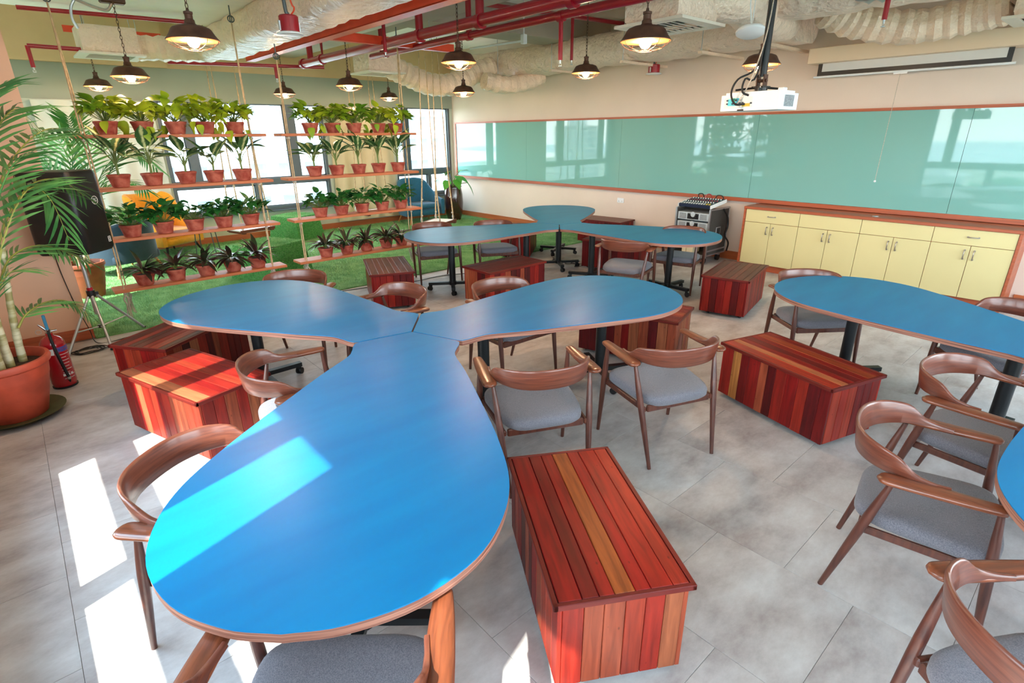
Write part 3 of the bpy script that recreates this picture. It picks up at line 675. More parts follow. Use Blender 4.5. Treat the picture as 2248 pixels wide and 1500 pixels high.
# ================================================================== TABLES
HALF = [(.095, .165), (.175, .303), (.20, .325), (.25, .326), (.32, .315), (.42, .318), (.66, .395), (1.05, .50), (1.35, .573), (1.60, .61), (1.80, .585), (1.98, .50), (2.12, .345), (2.195, .16), (2.215, 0)]
def petal_outline(stretch=1.0, shrink=0.0):
    pts = [Vector((x*(1+(stretch-1)*(x/2.2)), y, 0)) for x, y in HALF]
    body = spline(pts[2:], 5); half = [Vector((0, 0, 0))]+[pts[0], pts[1]]+body
    out = half+[Vector((p.x, -p.y, 0)) for p in half[1:-1][::-1]]
    res = []
    n = len(out)
    for i, p in enumerate(out):
        t = out[(i+1) % n]-out[i-1]; nn = Vector((t.y, -t.x, 0)).normalized()
        res.append((p.x+nn.x*shrink, p.y+nn.y*shrink))
    return res
_cast = {}
def caster(parent, x, y, a, r=.03):
    if r not in _cast:
        w, f = MB(), MB(); c = Vector((.012, 0, r))
        for s in (-1, 1): w.cyl(c+Vector((0, s*.008, 0)), c+Vector((0, s*.024, 0)), r, r*.94, 14)
        f.box((0, 0, r*2.1), (.03, .034, .022)); f.box((.012, 0, r*1.5), (.026, .014, .03))
        _cast[r] = (f.mesh('caster', 'black_steel'), w.mesh('wheel', 'rubber', 40))
    o = obj('caster', _cast[r][0], parent, (x, y, 0), (0, 0, a)); obj('wheel', _cast[r][1], o)
def make_petal(stretch=1.0):
    t = obj('petal_table', None)
    # laminate face, then the plywood body with a fine reveal under it
    top = petal_outline(stretch, .003); bod = petal_outline(stretch, .004)
    MB().prism(bod, .703, .7355).build('tabletop_core', 'ply_edge', t, 30)
    MB().prism(top, .7355, .740).build('tabletop', 'table_blue', t, 30)
    for k, cx in enumerate((.52, 1.62*(1+(stretch-1)*.74))):
        c = MB().cyl((cx, 0, .085), (cx, 0, .69), .042, n=22).cyl((cx, 0, .085), (cx, 0, .12), .05, .05, 22).build('column', 'black_steel', t, 40)
        MB().bbox(cx-.16, cx+.16, -.16, .16, .690, .703).build('top_plate', 'black_steel', t)
        b = MB(); ang = ((.20, 1.25) if stretch == 1.0 else (1.10, 1.55))[k]; b.cyl((cx, 0, .07), (cx, 0, .115), .05, .05, 18)
        for q in range(4):
            a = ang+q*PI/2; d = Vector((math.cos(a), math.sin(a), 0))
            b.box((cx+d.x*.17, d.y*.17, .092), (.30, .05, .036), a); caster(t, cx+d.x*.295, d.y*.295, a+.7)
        b.build('base_cross', 'black_steel', t)
    return t
proto = make_petal(); proto_n = make_petal(1.04)
TABLES = [
 ((1.738, 2.941), -130.5, 'nearest blue petal table, sunlit, its tip at the foot of the picture', proto_n),
 ((1.738, 2.941), 109.5, 'left blue petal of the front table cluster, pointing to the turf', proto),
 ((1.738, 2.941), -10.5, 'right blue petal of the front table cluster, beside two grey-seated chairs', None),
 ((5.66, 5.34), 163.8, 'left blue petal of the rear table cluster, glossy, in front of the hanging shelf', None),
 ((5.66, 5.34), -76.2, 'right blue petal of the rear table cluster, towards the amplifier rack', None),
 ((5.66, 5.34), 43.8, 'farthest blue petal of the rear table cluster, near the board wall', None),
 ((4.20, -.254), 68.7, 'blue petal table in front of the cream cabinets, cut off by the right edge', None),
 ((4.20, -.254), 189.5, 'blue petal table of which only a rounded edge shows at the right border', None)]
for c, a, lab, src in TABLES:
    t = src if src is not None else copy_tree(proto)
    t.location = (c[0], c[1], 0); t.rotation_euler = (0, 0, math.radians(a)); tag(t, lab, 'table', 'blue petal tables on black steel columns')
# keep the copied tops a hair apart along the seams
for o in list(scene.objects):
    if o.name.startswith('petal_table'):
        a = o.rotation_euler.z; o.location.x += math.cos(a)*.004; o.location.y += math.sin(a)*.004

# ================================================================== CHAIRS
def leg_pts(p0, p1, prof):
    p0, p1 = Vector(p0), Vector(p1); return [p0+(p1-p0)*u for u, _ in prof], [r for _, r in prof]
def make_chair():
    t = obj('armchair', None)
    prof = [(0, .0115), (.15, .0135), (.4, .0175), (.58, .0195), (.68, .0195), (.8, .017), (.92, .013), (1, .0105)]
    for s in (1, -1):
        p, r = leg_pts((.256, s*.291, 0), (.192, s*.287, .668), prof); MB().tube(p, r, 14).build('leg', 'walnut_leg', t, 40)
        p, r = leg_pts((-.289, s*.237, 0), (-.135, s*.292, .655), prof); MB().tube(p, r, 14).build('leg', 'walnut_leg', t, 40)
    # seat rails
    MB().bevbox((.222, 0, .382), (.024, .53, .05), .006).build('front_rail', 'walnut_leg', t)
    MB().bevbox((-.200, 0, .375), (.024, .46, .045), .006).build('rear_rail', 'walnut_leg', t)
    for s in (1, -1):
        a = Vector((.228, s*.272, .385)); b = Vector((-.208, s*.246, .372)); d = b-a
        Mx = Matrix.Translation((a+b)/2) @ Matrix.Rotation(math.atan2(d.y, d.x), 4, 'Z') @ Matrix.Rotation(.03, 4, 'Y')
        MB().bevbox((0, 0, 0), (d.length, .022, .036), .006, M=Mx).build('side_rail', 'walnut_leg', t)
    # upholstered seat: rounded trapezoid with a soft crown
    n = 40; rings = [(0.82, .392), (.95, .394), (1.0, .408), (1.0, .436), (.97, .452), (.90, .461), (.70, .464), (.40, .460), (.12, .458)]
    vs = []
    for sc_, z in rings:
        for k in range(n):
            a = 2*PI*k/n; c, s_ = math.cos(a), math.sin(a); e = .42
            x = math.copysign(abs(c)**e, c); y = math.copysign(abs(s_)**e, s_)
            hw = .262+.028*x
            vs.append((.005+.252*x*sc_, hw*y*sc_*(1-.02*x*x), z-.012*(y*sc_)**2*0+(.006*x*sc_)-.010*(x < -.5)*abs(x)*sc_*0))
    fs = [tuple(range(n-1, -1, -1)), tuple(range((len(rings)-1)*n, len(rings)*n))]
    for i in range(len(rings)-1):
        for k in range(n): l = (k+1) % n; fs.append((i*n+k, i*n+l, i*n+n+l, i*n+n+k))
    MB().add(vs, fs).build('seat', 'seat_fabric', t, 70)
    # arms: flat paddles, broad in the middle, rounded tips
    for s in (1, -1):
        mb = MB(); vs = []; fs = []; k = 28; m_ = 14
        for i in range(k+1):
            u = i/k; x = .215-.405*(u-.035*math.sin(2*PI*u)); yc = s*(.300+.014*u); z = .676-.006*u-.012*math.sin(u*PI)*0
            w = (.024+.016*math.sin(min(1, u*1.15)*PI*.62))*math.sqrt(max(0, 1-(1-min(1, u/.05))**2))*math.sqrt(max(0, 1-(1-min(1, (1-u)/.13))**2))+.002
            h = .015*math.sin(min(1, u/.08+.25)*PI/2)*math.sin(min(1, (1-u)/.10+.15)*PI/2)
            for q in range(m_):
                a = 2*PI*q/m_; vs.append((x, yc+w*math.copysign(abs(math.cos(a))**.8, math.cos(a)), z+h*math.copysign(abs(math.sin(a))**.7, math.sin(a))))
        fs = [tuple(range(m_)), tuple(range((k+1)*m_-1, k*m_-1, -1))]
        for i in range(k):
            for q in range(m_): l = (q+1) % m_; fs.append((i*m_+q, i*m_+m_+q, i*m_+m_+l, i*m_+l))
        MB().add(vs, fs).build('armrest', 'walnut_arm', t, 60)
    # bent back band with swooping shoulders
    plan = [(.040, .268), (-.02, .276), (-.075, .278), (-.132, .269), (-.195, .238), (-.250, .185), (-.288, .105), (-.300, 0)]
    top = [.690, .694, .712, .757, .772, .778, .781, .782]; bot = [.672, .671, .670, .668, .664, .660, .657, .656]
    pl = plan+[(x, -y) for x, y in plan[:-1][::-1]]; tp = top+top[:-1][::-1]; bt = bot+bot[:-1][::-1]
    C = spline([(x, y, 0) for x, y in pl], 5); T = spline([(v, 0, 0) for v in tp], 5); Bt = spline([(v, 0, 0) for v in bt], 5)
    vs = []; fs = []; m_ = 10; th = .0085
    for i, p in enumerate(C):
        d = (C[min(i+1, len(C)-1)]-C[max(i-1, 0)]).normalized(); nn = Vector((d.y, -d.x, 0)); nn = nn if nn.dot(p-Vector((.05, 0, 0))) > 0 else -nn
        z0, z1 = Bt[i].x, T[i].x; hh = z1-z0; th_ = th*min(1, .45+hh/.06)
        for (o_, z_) in ((1, 0.06), (1, .5), (1, .90), (.7, .97), (0, 1), (-.7, .97), (-1, .90), (-1, .5), (-1, .06), (0, 0)):
            q = p+nn*(o_*th_+.16*hh*(z_-.4)); vs.append((q.x, q.y, z0+hh*z_))
    for i in range(len(C)-1):
        for q in range(m_): l = (q+1) % m_; fs.append((i*m_+q, i*m_+l, i*m_+m_+l, i*m_+m_+q))
    fs += [tuple(range(m_-1, -1, -1)), tuple(range((len(C)-1)*m_, len(C)*m_))]
    MB().add(vs, fs).build('backrest', 'walnut_back', t, 60)
    return t
chair0 = make_chair()
CHAIRS = [
 (.346, 2.124, 310, 'sunlit armchair tucked under the left side of the nearest table'),
 (.310, 1.110, 50, 'armchair at the foot of the picture, its back cut off by the lower edge'),
 (.983, 2.949, 350, 'armchair beside the sunlit wooden box, tucked under the front table'),
 (2.042, 2.098, 64.8, 'armchair pushed against the right side of the nearest table, behind the red box'),
 (2.849, 1.758, 69, 'armchair standing free in the middle, back to the camera, grey seat in full view'),
 (1.646, 4.798, 231, 'armchair behind the left front petal table, only its back rim in view'),
 (2.029, 3.797, 182, 'armchair tucked into the notch where the front petal tables meet'),
 (2.880, 3.250, 268, 'armchair behind the right front petal table, in front of the red box'),
 (4.228, 6.351, 251, 'armchair at the turf edge behind the left end of the rear table'),
 (4.956, 5.906, 245, 'armchair behind the rear table, beside the table column'),
 (5.36, 3.93, 18, 'armchair in front of the right rear petal table, back to the camera'),
 (6.294, 3.797, 192, 'armchair behind the right rear petal table, before the amplifier rack'),
 (4.973, 1.627, 232.4, 'armchair at the rounded end of the table by the cream cabinets'),
 (5.03, .379, 153, 'armchair at the right edge behind the table by the cream cabinets'),
 (3.499, .228, 261, 'armchair tucked at the right edge, behind the one with the large grey seat'),
 (2.620, .264, 280, 'large foreground armchair at the right with long splayed legs and grey seat'),
 (1.777, -.239, 321, 'armchair in the lower right corner, cut off by the picture edge')]
for i, (x, y, a, lab) in enumerate(CHAIRS):
    c = chair0 if i == 0 else copy_tree(chair0)
    c.location = (x, y, 0); c.rotation_euler = (0, 0, math.radians(a)); tag(c, 'walnut %s' % lab, 'chair', 'walnut armchairs with grey seats')

# ================================================================== PLANK BOXES
PAL = [(112, 20, 24), (134, 24, 24), (156, 30, 26), (160, 26, 24), (172, 40, 30), (182, 48, 32), (190, 66, 42), (188, 88, 58), (198, 112, 74), (96, 30, 30)]
def plank_mesh(w, d, l): return MB().bevbox((0, 0, 0), (w, d, l), .0025).mesh('plank', 'plank_wood')
BL, BW, BH0, BH1, BT = .90, .49, .035, .421, .445
def widths(n, total, seed):
    r = random.Random(seed); w = [r.uniform(.8, 1.25) for _ in range(n)]; s = sum(w); return [total*v/s for v in w]
W_LONG, W_SHORT, W_LID = widths(11, BL, 3), widths(6, BW-.036, 5), widths(7, BW-.006, 8)
me_long = [plank_mesh(w-.002, .018, BH1-BH0) for w in W_LONG]; me_short = [plank_mesh(w-.002, .018, BH1-BH0) for w in W_SHORT]
me_lid = [plank_mesh(w-.002, .022, BL+.0) for w in W_LID]
me_el = plank_mesh(.018, .024, BL+.036); me_es = plank_mesh(.018, .024, BW+.036)
me_core = MB().bbox(-BL/2+.02, BL/2-.02, -BW/2+.02, BW/2-.02, BH0, BH1-.002).mesh('core', 'dark_gap')
def paint(o, seed, pal=None, fixed=None):
    r = random.Random(seed); c = lin(*(fixed or r.choice(pal or PAL))); k = r.uniform(.50, .72); o.color = (c[0]*k, c[1]*k, c[2]*k, 1)
def box(x, y, a, label, seed, lid=None, front=None, pal=None):
    t = thing('plank_box', label, 'box', (x, y, 0), math.radians(a), 'reclaimed plank storage boxes')
    obj('core', me_core, t)
    for sx in (-1, 1):
        for sy in (-1, 1): caster(t, sx*(BL/2-.07), sy*(BW/2-.07), .4*sx+seed, .014)
    for side in (-1, 1):
        u = -BL/2
        for i, w in enumerate(W_LONG):
            o = obj('plank', me_long[i], t, (u+w/2, side*(BW/2-.009), (BH0+BH1)/2+random.Random(seed*31+i+side).uniform(-.002, .0)))
            paint(o, seed*100+i+side*50, pal, (front or {}).get((side, i))); u += w
        u = -(BW-.036)/2
        for i, w in enumerate(W_SHORT):
            o = obj('plank', me_short[i], t, (side*(BL/2-.009), u+w/2, (BH0+BH1)/2), (0, 0, PI/2)); paint(o, seed*200+i+side*70, pal); u += w
    u = -(BW-.006)/2
    for i, w in enumerate(W_LID):
        o = obj('lid_plank', me_lid[i], t, (0, u+w/2, BT-.0115), (PI/2, 0, PI/2)); o.rotation_euler = Matrix(((0, 0, 1), (1, 0, 0), (0, 1, 0))).to_euler(); paint(o, seed*300+i, pal, (lid or {}).get(i)); u += w
    for side in (-1, 1):
        o = obj('lid_edge', me_el, t, (0, side*(BW/2+.009), BT-.012)); o.rotation_euler = Matrix(((0, 0, 1), (1, 0, 0), (0, 1, 0))).to_euler(); paint(o, seed*7+side, None, (140, 44, 34))
        o = obj('lid_edge', me_es, t, (side*(BL/2+.009), 0, BT-.012)); o.rotation_euler = Matrix(((1, 0, 0), (0, 0, -1), (0, 1, 0))).to_euler(); paint(o, seed*9+side, None, (136, 40, 34))
    return t
RED, OR, TAN, DK = (168, 22, 18), (206, 56, 30), (206, 104, 46), (130, 18, 18)
box(1.495, 1.215, 58.5, 'large red plank box in the foreground, right of the nearest table', 1, lid={6: (164, 24, 20), 5: (150, 24, 22), 4: (180, 30, 22), 3: TAN, 2: RED, 1: (196, 38, 24), 0: (198, 54, 34)})
box(.62, 3.98, 108, 'sunlit plank box left of the nearest table, a shadow stripe across its lid', 2, pal=PAL[3:9])
box(.796, 5.08, 36, 'dark red plank box under the left petal table, behind the sunlit box', 3)
box(3.885, 1.31, 73, 'striped red and tan plank box right of the free-standing armchair', 4, lid={6: OR, 5: (206, 120, 74), 4: RED, 3: DK, 2: RED, 1: (198, 84, 46), 0: (150, 40, 30)}, front={(1, 9): (214, 138, 72)})
box(4.037, 2.82, 106.5, 'plank box with dark knots behind the right front petal table', 5)
box(6.05, 2.88, 13, 'brown-lidded plank box between the right tables, near the cabinets', 6, lid={i: (128+6*(i % 3), 74, 56) for i in range(7)}, pal=PAL[:6])
box(4.34, 5.0, 0, 'dark-lidded plank box with orange front plank beneath the rear table', 7, lid={i: (96+8*(i % 3), 36, 34) for i in range(7)})
box(3.245, 5.95, 67, 'plank box with worn brown lid at the turf edge', 8, lid={i: (138+8*(i % 3), 86, 70) for i in range(7)}, pal=PAL[:5])
box(8.14, 6.50, 97, 'plank box standing against the wall under the socket', 9, lid={i: (150, 92, 76) for i in range(7)}, pal=PAL[:4])
box(6.635, 5.07, 106, 'plank box behind the right rear petal table', 10, pal=PAL[:4])
box(6.35, 6.93, 39, 'plank box on the turf edge behind the rear table column', 11, pal=PAL[:5])

# ================================================================== PENDANT LAMPS
def chain(mb, z0, z1, pitch=.034):
    n = int((z1-z0)/pitch)
    for i in range(n):
        zc = z0+(i+.5)*(z1-z0)/n; a = (i % 2)*PI/2; pts = []
        for k in range(8):
            t = 2*PI*k/8; r = .010*math.cos(t); pts.append((r*math.cos(a), r*math.sin(a), zc+.023*math.sin(t)))
        mb.tube(pts, .0028, 5, closed=True)
    return mb
_sh = [(.036, .108), (.040, .104), (.048, .097), (.092, .090), (.124, .078), (.136, .066), (.154, .034), (.176, .004), (.180, .001), (.180, -.002)]
me_shade = MB().lathe(_sh, 32).mesh('shade', 'lamp_rust', 35)
me_shade.polygons.foreach_set('use_smooth', [True]*len(me_shade.polygons))
bpy.context.view_layer.update()
me_inner = MB().lathe([(r_-.004, z_-.003) for r_, z_ in _sh[2:]][::-1], 32).mesh('reflector', 'lamp_inner', 35)
me_neck = MB().lathe([(.036, .100), (.034, .128), (.027, .136), (.027, .165), (.031, .168), (.031, .182), (.012, .188), (.008, .206), (.001, .208)], 18).mesh('neck', 'lamp_rust', 40)
mb = MB()
for q in range(8):
    a = 2*PI*q/8; c, s = math.cos(a), math.sin(a)
    mb.tube(spline([(.172*c, .172*s, .0), (.160*c, .160*s, -.026), (.115*c, .115*s, -.050), (.052*c, .052*s, -.066)], 3), .0022, 5)
for r_, z_ in ((.052, -.066), (.118, -.049)): mb.tube([(r_*math.cos(2*PI*k/28), r_*math.sin(2*PI*k/28), z_) for k in range(28)], .0022, 5, closed=True)
me_cage = mb.mesh('cage', 'lamp_rust', 60)
me_bulb = MB().lathe([(.001, -.052), (.022, -.047), (.038, -.030), (.044, -.006), (.039, .016), (.025, .038), (.016, .055), (.014, .08)], 18).mesh('bulb', 'bulb', 60)
LAMPS = [(1.275, 4.945, 2.613, 'pendant lamp nearest on the left, above the left petal table', 3.75),
 (1.227, 7.37, 2.542, 'pendant lamp, second on the left, before the wrapped grille box', 3.27), (1.314, 10.45, 2.640, 'pendant lamp farthest on the left, before the grey-green band', 3.75),
 (3.862, 10.087, 2.609, 'pendant lamp above the gap between the two hanging shelves', 3.75), (3.80, 7.571, 2.578, 'pendant lamp under the thick red pipe, above the right hanging shelf', 3.27),
 (6.10, 10.50, 2.637, 'pendant lamp, the smallest, far off by the drooping flexible duct', 3.75), (3.715, 4.956, 2.628, 'pendant lamp in the middle under the twin red pipes', 3.75),
 (5.733, 7.548, 2.562, 'pendant lamp just beside the room corner', 3.75), (5.786, 5.057, 2.656, 'pendant lamp hanging alone before the board wall', 3.75),
 (3.66, 2.645, 2.561, 'pendant lamp, large and near, below the boxed grille', 3.75), (5.839, 2.82, 2.563, 'pendant lamp behind the projector pole', 3.75)]
for x, y, z, lab, top in LAMPS:
    t = thing('pendant_lamp', 'rusty caged %s' % lab, 'lamp', (x, y, z), random.uniform(0, 1), 'caged industrial pendants')
    obj('shade', me_shade, t); obj('reflector', me_inner, t); obj('neck', me_neck, t); obj('cage', me_cage, t); obj('bulb', me_bulb, t)
    chain(MB(), .202, top-z).build('chain', 'lamp_rust', t, 60)
    MB().lathe([(.045, 0), (.045, .01), (.02, .03), (.001, .03)], 16, (0, 0, top-z-.025)).build('ceiling_hook', 'lamp_rust', t, 40)

# ================================================================== HANGING SHELVES
SY, SD = 7.06, .25
SZ = [1.972, 1.463, .955, .425]
ROWN = ['top', 'second', 'third', 'lowest']
UNITS = [('left', .555, 2.372, (.665, 2.235)), ('right', 2.545, 4.415, (2.665, 4.285))]
for nm, x0, x1, rx in UNITS:
    xc = (x0+x1)/2
    t = thing('hanging_shelf', '%s rope-hung shelf of four narrow wooden boards full of potted plants' % nm, 'shelf', (xc, SY, 0), 0, 'rope-hung plant shelves')
    for z in SZ: MB().bevbox((0, 0, z-.016), (x1-x0, SD, .032), .003).build('board', 'shelf_wood', t)
    for x in rx:
        hook = Vector((x-xc, 0, 2.77 if abs(x-2.665) < .01 else 3.10))
        for s in (-1, 1):
            yy = s*(SD/2-.045)
            MB().tube([hook, (x-xc+.012*s, yy*.6, 2.45), (x-xc+.02*s, yy, SZ[0]), (x-xc+.02*s, yy, SZ[3]-.05)], .0075, 8).build('rope', 'rope', t, 60)
            for z in SZ: MB().ball((x-xc+.02*s, yy, z-.05), .019, 8, .8).build('knot', 'rope_grey', t, 60)
            mb = MB()
            for q in range(5):
                a = q*1.3; mb.tube([(x-xc+.02*s, yy, SZ[3]-.06), (x-xc+.02*s+.03*math.cos(a), yy+.03*math.sin(a), SZ[3]-.11), (x-xc+.02*s+.012*math.cos(a), yy+.012*math.sin(a), SZ[3]-.17), (x-xc+.03*s+.02*math.cos(a+1), yy+.02*math.sin(a+1), SZ[3]-.24-.02*q)], .006, 6)
            mb.build('rope_tail', 'rope_grey', t, 60)
        mb = MB()
        for k in range(2): mb.tube([(hook.x+.032*math.cos(2*PI*q/14)*(1-k), hook.y+.032*math.cos(2*PI*q/14)*k, hook.z+.035+.032*math.sin(2*PI*q/14)) for q in range(14)], .006, 6, closed=True)
        mb.cyl(hook+Vector((0, 0, .06)), hook+Vector((0, 0, .165)), .006).build('hook', 'win_frame', t, 50)

# leaf meshes: unit leaf along +Y, folded on the midrib, drooping at the tip
def leaf_mesh(name, m, prof, droop=.25, fold=.25):
    vs = []; fs = []
    for u, w in prof:
        z = -droop*u*u; vs += [(-w, u, z+fold*w), (0, u, z), (w, u, z+fold*w)]
    for i in range(len(prof)-1):
        a = i*3; fs += [(a, a+1, a+4, a+3), (a+1, a+2, a+5, a+4)]
    return MB().add(vs, fs).mesh(name, m, 80)
HEART = [(0, .02), (.06, .24), (.2, .34), (.4, .33), (.62, .24), (.82, .11), (1, .005)]
OVAL = [(0, .01), (.1, .10), (.25, .18), (.45, .215), (.65, .19), (.85, .10), (1, .005)]
NARROW = [(0, .01), (.12, .07), (.3, .11), (.5, .125), (.7, .11), (.88, .055), (1, .004)]
LEAF = {'lime': leaf_mesh('leaf', 'leaf_lime', HEART, .25, .3), 'dark': leaf_mesh('leaf', 'leaf_dark', HEART, .3, .3),
        'striped': leaf_mesh('leaf', 'leaf_striped', OVAL, .25, .25), 'maroon': leaf_mesh('leaf', 'leaf_maroon', NARROW, .45, .35), 'taro': leaf_mesh('leaf', 'leaf_taro', [(0, .05), (.03, .28), (.2, .40), (.45, .36), (.7, .22), (.9, .08), (1, .005)], .2, .15)}
def place_leaf(parent, kind, p, az, pitch, L_, w=1.0, roll=0.0, name='leaf'):
    o = obj(name, LEAF[kind], parent)
    R = Matrix.Rotation(az-PI/2, 4, 'Z') @ Matrix.Rotation(pitch, 4, 'X') @ Matrix.Rotation(roll, 4, 'Y')
    o.matrix_basis = Matrix.Translation(p) @ R @ Matrix.Diagonal((L_*w, L_, L_, 1)); return o
POT_P = [(.001, 0), (.072, 0), (.078, .01), (.092, .072), (.100, .100), (.104, .104), (.106, .110), (.106, .124), (.098, .126), (.092, .108)]
me_pot = MB().lathe(POT_P, 24).mesh('pot', 'clay', 35)
me_soil = MB().lathe([(.094, .106), (.05, .112), (.001, .114)][::1], 20).mesh('soil', 'soil')
def plant(kind, x, y, z, label, seed, big=1.0):
    r = random.Random(seed)
    t = thing('potted_plant', label, 'plant', (x, y, z+.001), 0, 'clay-potted plants on the hanging shelves')
    t.scale = (big, big, big)
    po = obj('pot', me_pot, t); po.rotation_euler.z = r.uniform(0, 6); obj('soil', me_soil, t); st = MB()
    if kind == 'lime':
        for i in range(72):
            a = r.uniform(0, 2*PI); e = r.random(); rad = .02+.15*math.sqrt(r.random()); h = .14+.21*(1-(rad/.20)**2)*r.uniform(.5, 1.15)
            if i > 66: h = r.uniform(.03, .13); rad = r.uniform(.12, .15)
            p = Vector((rad*math.cos(a), rad*math.sin(a)*.85, h)); st.tube([(0, 0, .12), (p.x*.5, p.y*.5, h*.75), p], .0022, 4)
            place_leaf(t, 'lime', p, a+r.uniform(-.6, .6), r.uniform(-.5, .9) if i < 67 else -1.0, r.uniform(.105, .16), r.uniform(.85, 1.05), r.uniform(-.5, .5))
    elif kind == 'dark':
        for i in range(54):
            a = r.uniform(0, 2*PI); rad = .02+.15*math.sqrt(r.random()); h = .14+.17*(1-(rad/.18)**2)*r.uniform(.5, 1.25)
            p = Vector((rad*math.cos(a), rad*math.sin(a)*.85, h)); st.tube([(p.x*.2, p.y*.2, .12), (p.x*.6, p.y*.6, h*.8), p], .0025, 4)
            place_leaf(t, 'dark', p, a+r.uniform(-.5, .5), r.uniform(-.3, 1.0), r.uniform(.10, .15), r.uniform(.75, 1.0), r.uniform(-.4, .4))
    elif kind == 'striped':
        n = r.randint(9, 12); h0 = r.uniform(.12, .22)
        st.tube([(0, 0, .12), (r.uniform(-.01, .01), 0, .16+h0*.5), (r.uniform(-.02, .02), 0, .14+h0)], .011, 7)
        for i in range(n):
            a = i*2*PI/n*1.0+r.uniform(-.3, .3); h = .13+h0*r.uniform(.5, 1.1); rad = .05+.03*r.random(); p = Vector((rad*math.cos(a), rad*math.sin(a), h+.06))
            st.tube([(0, 0, .12+h0*.4), (p.x*.5, p.y*.5, h+.02), p], .004, 5)
            place_leaf(t, 'striped', p, a, r.uniform(.1, 1.1), r.uniform(.22, .30), r.uniform(.9, 1.15), r.uniform(-.3, .3))
    else:
        for i in range(30):
            a = r.uniform(0, 2*PI); up = r.random() < .2; p = Vector((.03*math.cos(a), .03*math.sin(a), .15+.03*r.random())); st.tube([(p.x*.3, p.y*.3, .12), p], .003, 4)
            place_leaf(t, 'maroon', p, a, r.uniform(1.0, 1.35) if up else r.uniform(-.1, .75), r.uniform(.17, .25), r.uniform(.75, 1.1), r.uniform(-.3, .3))
    st.build('stems', 'stem', t)
    return t
PX = {('left', 0): [(235, 285), (315, 285), (388, 283), (450, 282), (515, 280)], ('left', 1): [(264, 400), (337, 396), (411, 393), (471, 386), (534, 384)],
 ('left', 2): [(291, 515), (362, 504), (429, 499), (493, 493), (551, 484)], ('left', 3): [(320, 618), (390, 609), (455, 600), (513, 588), (567, 580)],
 ('right', 0): [(682, 285), (731, 282), (777, 282), (830, 282), (868, 280)], ('right', 1): [(692, 378), (740, 375), (788, 372), (832, 371), (874, 369)],
 ('right', 2): [(704, 468), (751, 465), (796, 459), (839, 454), (880, 451)], ('right', 3): [(717, 560), (763, 553), (805, 545), (848, 537), (882, 531)]}
KIND = ['lime', 'striped', 'dark', 'maroon']
DESC = ['yellow-green trailing pothos', 'striped broad-leaved dumb cane', 'bushy dark green philodendron', 'dark maroon-leaved calathea']
POSN = ['first', 'second', 'third', 'fourth', 'fifth']
for (side, row), pts in PX.items():
    for i, (px, py) in enumerate(pts):
        x = at(px, py, y=SY).x
        plant(KIND[row], x, SY+random.uniform(-.01, .01), SZ[row], '%s, %s from left, %s board of the %s hanging shelf' % (DESC[row], POSN[i], ROWN[row], side), row*100+i*7+(3 if side == 'left' else 50), 1.0 if side == 'left' else .95)

# ================================================================== PALMS
me_leaflet = MB().add(*(lambda pr: ([(s*w, u, -.22*u*u) for u, w in pr for s in (-1, 1)], [(2*i, 2*i+1, 2*i+3, 2*i+2) for i in range(len(pr)-1)]))([(0, .010), (.15, .040), (.4, .050), (.7, .036), (1, .002)])).mesh('leaflet', 'palm_leaf', 80)
def frond(parent, pts, nl, lmax, separate, seed=0):
    r = random.Random(seed); C = spline(pts, 8); o = C[0]; n = len(C)
    f = MB().tube([p-o for p in C], [.009*(1-.85*i/(n-1)) for i in range(n)], 6)
    fr = f.build('frond', 'palm_stem', parent, 60, loc=o) if separate else None
    tot = nl//2; src = me_leaflet
    for k in range(tot):
        u = .16+.84*(k+.5)/tot; i = min(n-2, int(u*(n-1))); p = C[i]+(C[i+1]-C[i])*(u*(n-1)-i); d = (C[i+1]-C[i]).normalized()
        side = d.cross(Vector((0, 0, 1))); side = side.normalized() if side.length > .05 else Vector((1, 0, 0)); upv = side.cross(d).normalized()
        L_ = lmax*(.45+.55*math.sin(min(1, (u-.1)/.75)*PI*.72+.35))*r.uniform(.9, 1.1)
        for s in (-1, 1):
            dr = (side*s*.80+d*(.55+.5*u)+upv*(.16+r.uniform(-.12, .12))-Vector((0, 0, .22))).normalized()
            xx = dr.cross(upv); xx = xx.normalized() if xx.length > 1e-3 else side; zz = xx.cross(dr)
            Mx = Matrix((( xx.x*L_*1.0, dr.x*L_, zz.x*L_, p.x-o.x), (xx.y*L_, dr.y*L_, zz.y*L_, p.y-o.y), (xx.z*L_, dr.z*L_, zz.z*L_, p.z-o.z), (0, 0, 0, 1)))
            if separate: q = obj('leaflet', src, fr); q.matrix_basis = Mx
            else: f.add([Mx @ v.co for v in src.vertices], [tuple(pp.vertices) for pp in src.polygons])
    if not separate: fr = f.build('frond', 'palm_leaf', parent, 60, loc=o)
    return fr
def big_pot(t, r, h, m, rim=.03):
    MB().lathe([(.001, 0), (r*.60, 0), (r*.66, .015), (r*.84, h*.42), (r*.93, h*.66), (r*.945, h*.68), (r*.95, h*.70), (r*.99, h-.06), (r*1.06, h-.045), (r*1.08, h-.02), (r*1.05, h), (r*.97, h), (r*.93, h-.04), (r*.92, h-.07)], 40).build('pot', m, t, 35)
    MB().lathe([(r*.935, h-.055), (r*.5, h-.045), (.001, h-.04)], 28).build('soil', 'soil', t)
PB = Vector((-.36, 5.14, 0))
palm = thing('potted_palm', 'tall areca palm in large terracotta pot at the left edge, fronds across the speaker', 'palm', PB)
big_pot(palm, .265, .45, 'clay_glazed')
MB().lathe([(.001, 0), (.23, 0), (.275, .035), (.285, .035), (.24, -.0), (.2, .012), (.001, .012)][:4]+[(.265, .034), (.225, .012), (.001, .012)], 36).build('saucer', 'saucer', palm, 40)
palm.children[0].location.z = .012; palm.children[1].location.z = .012
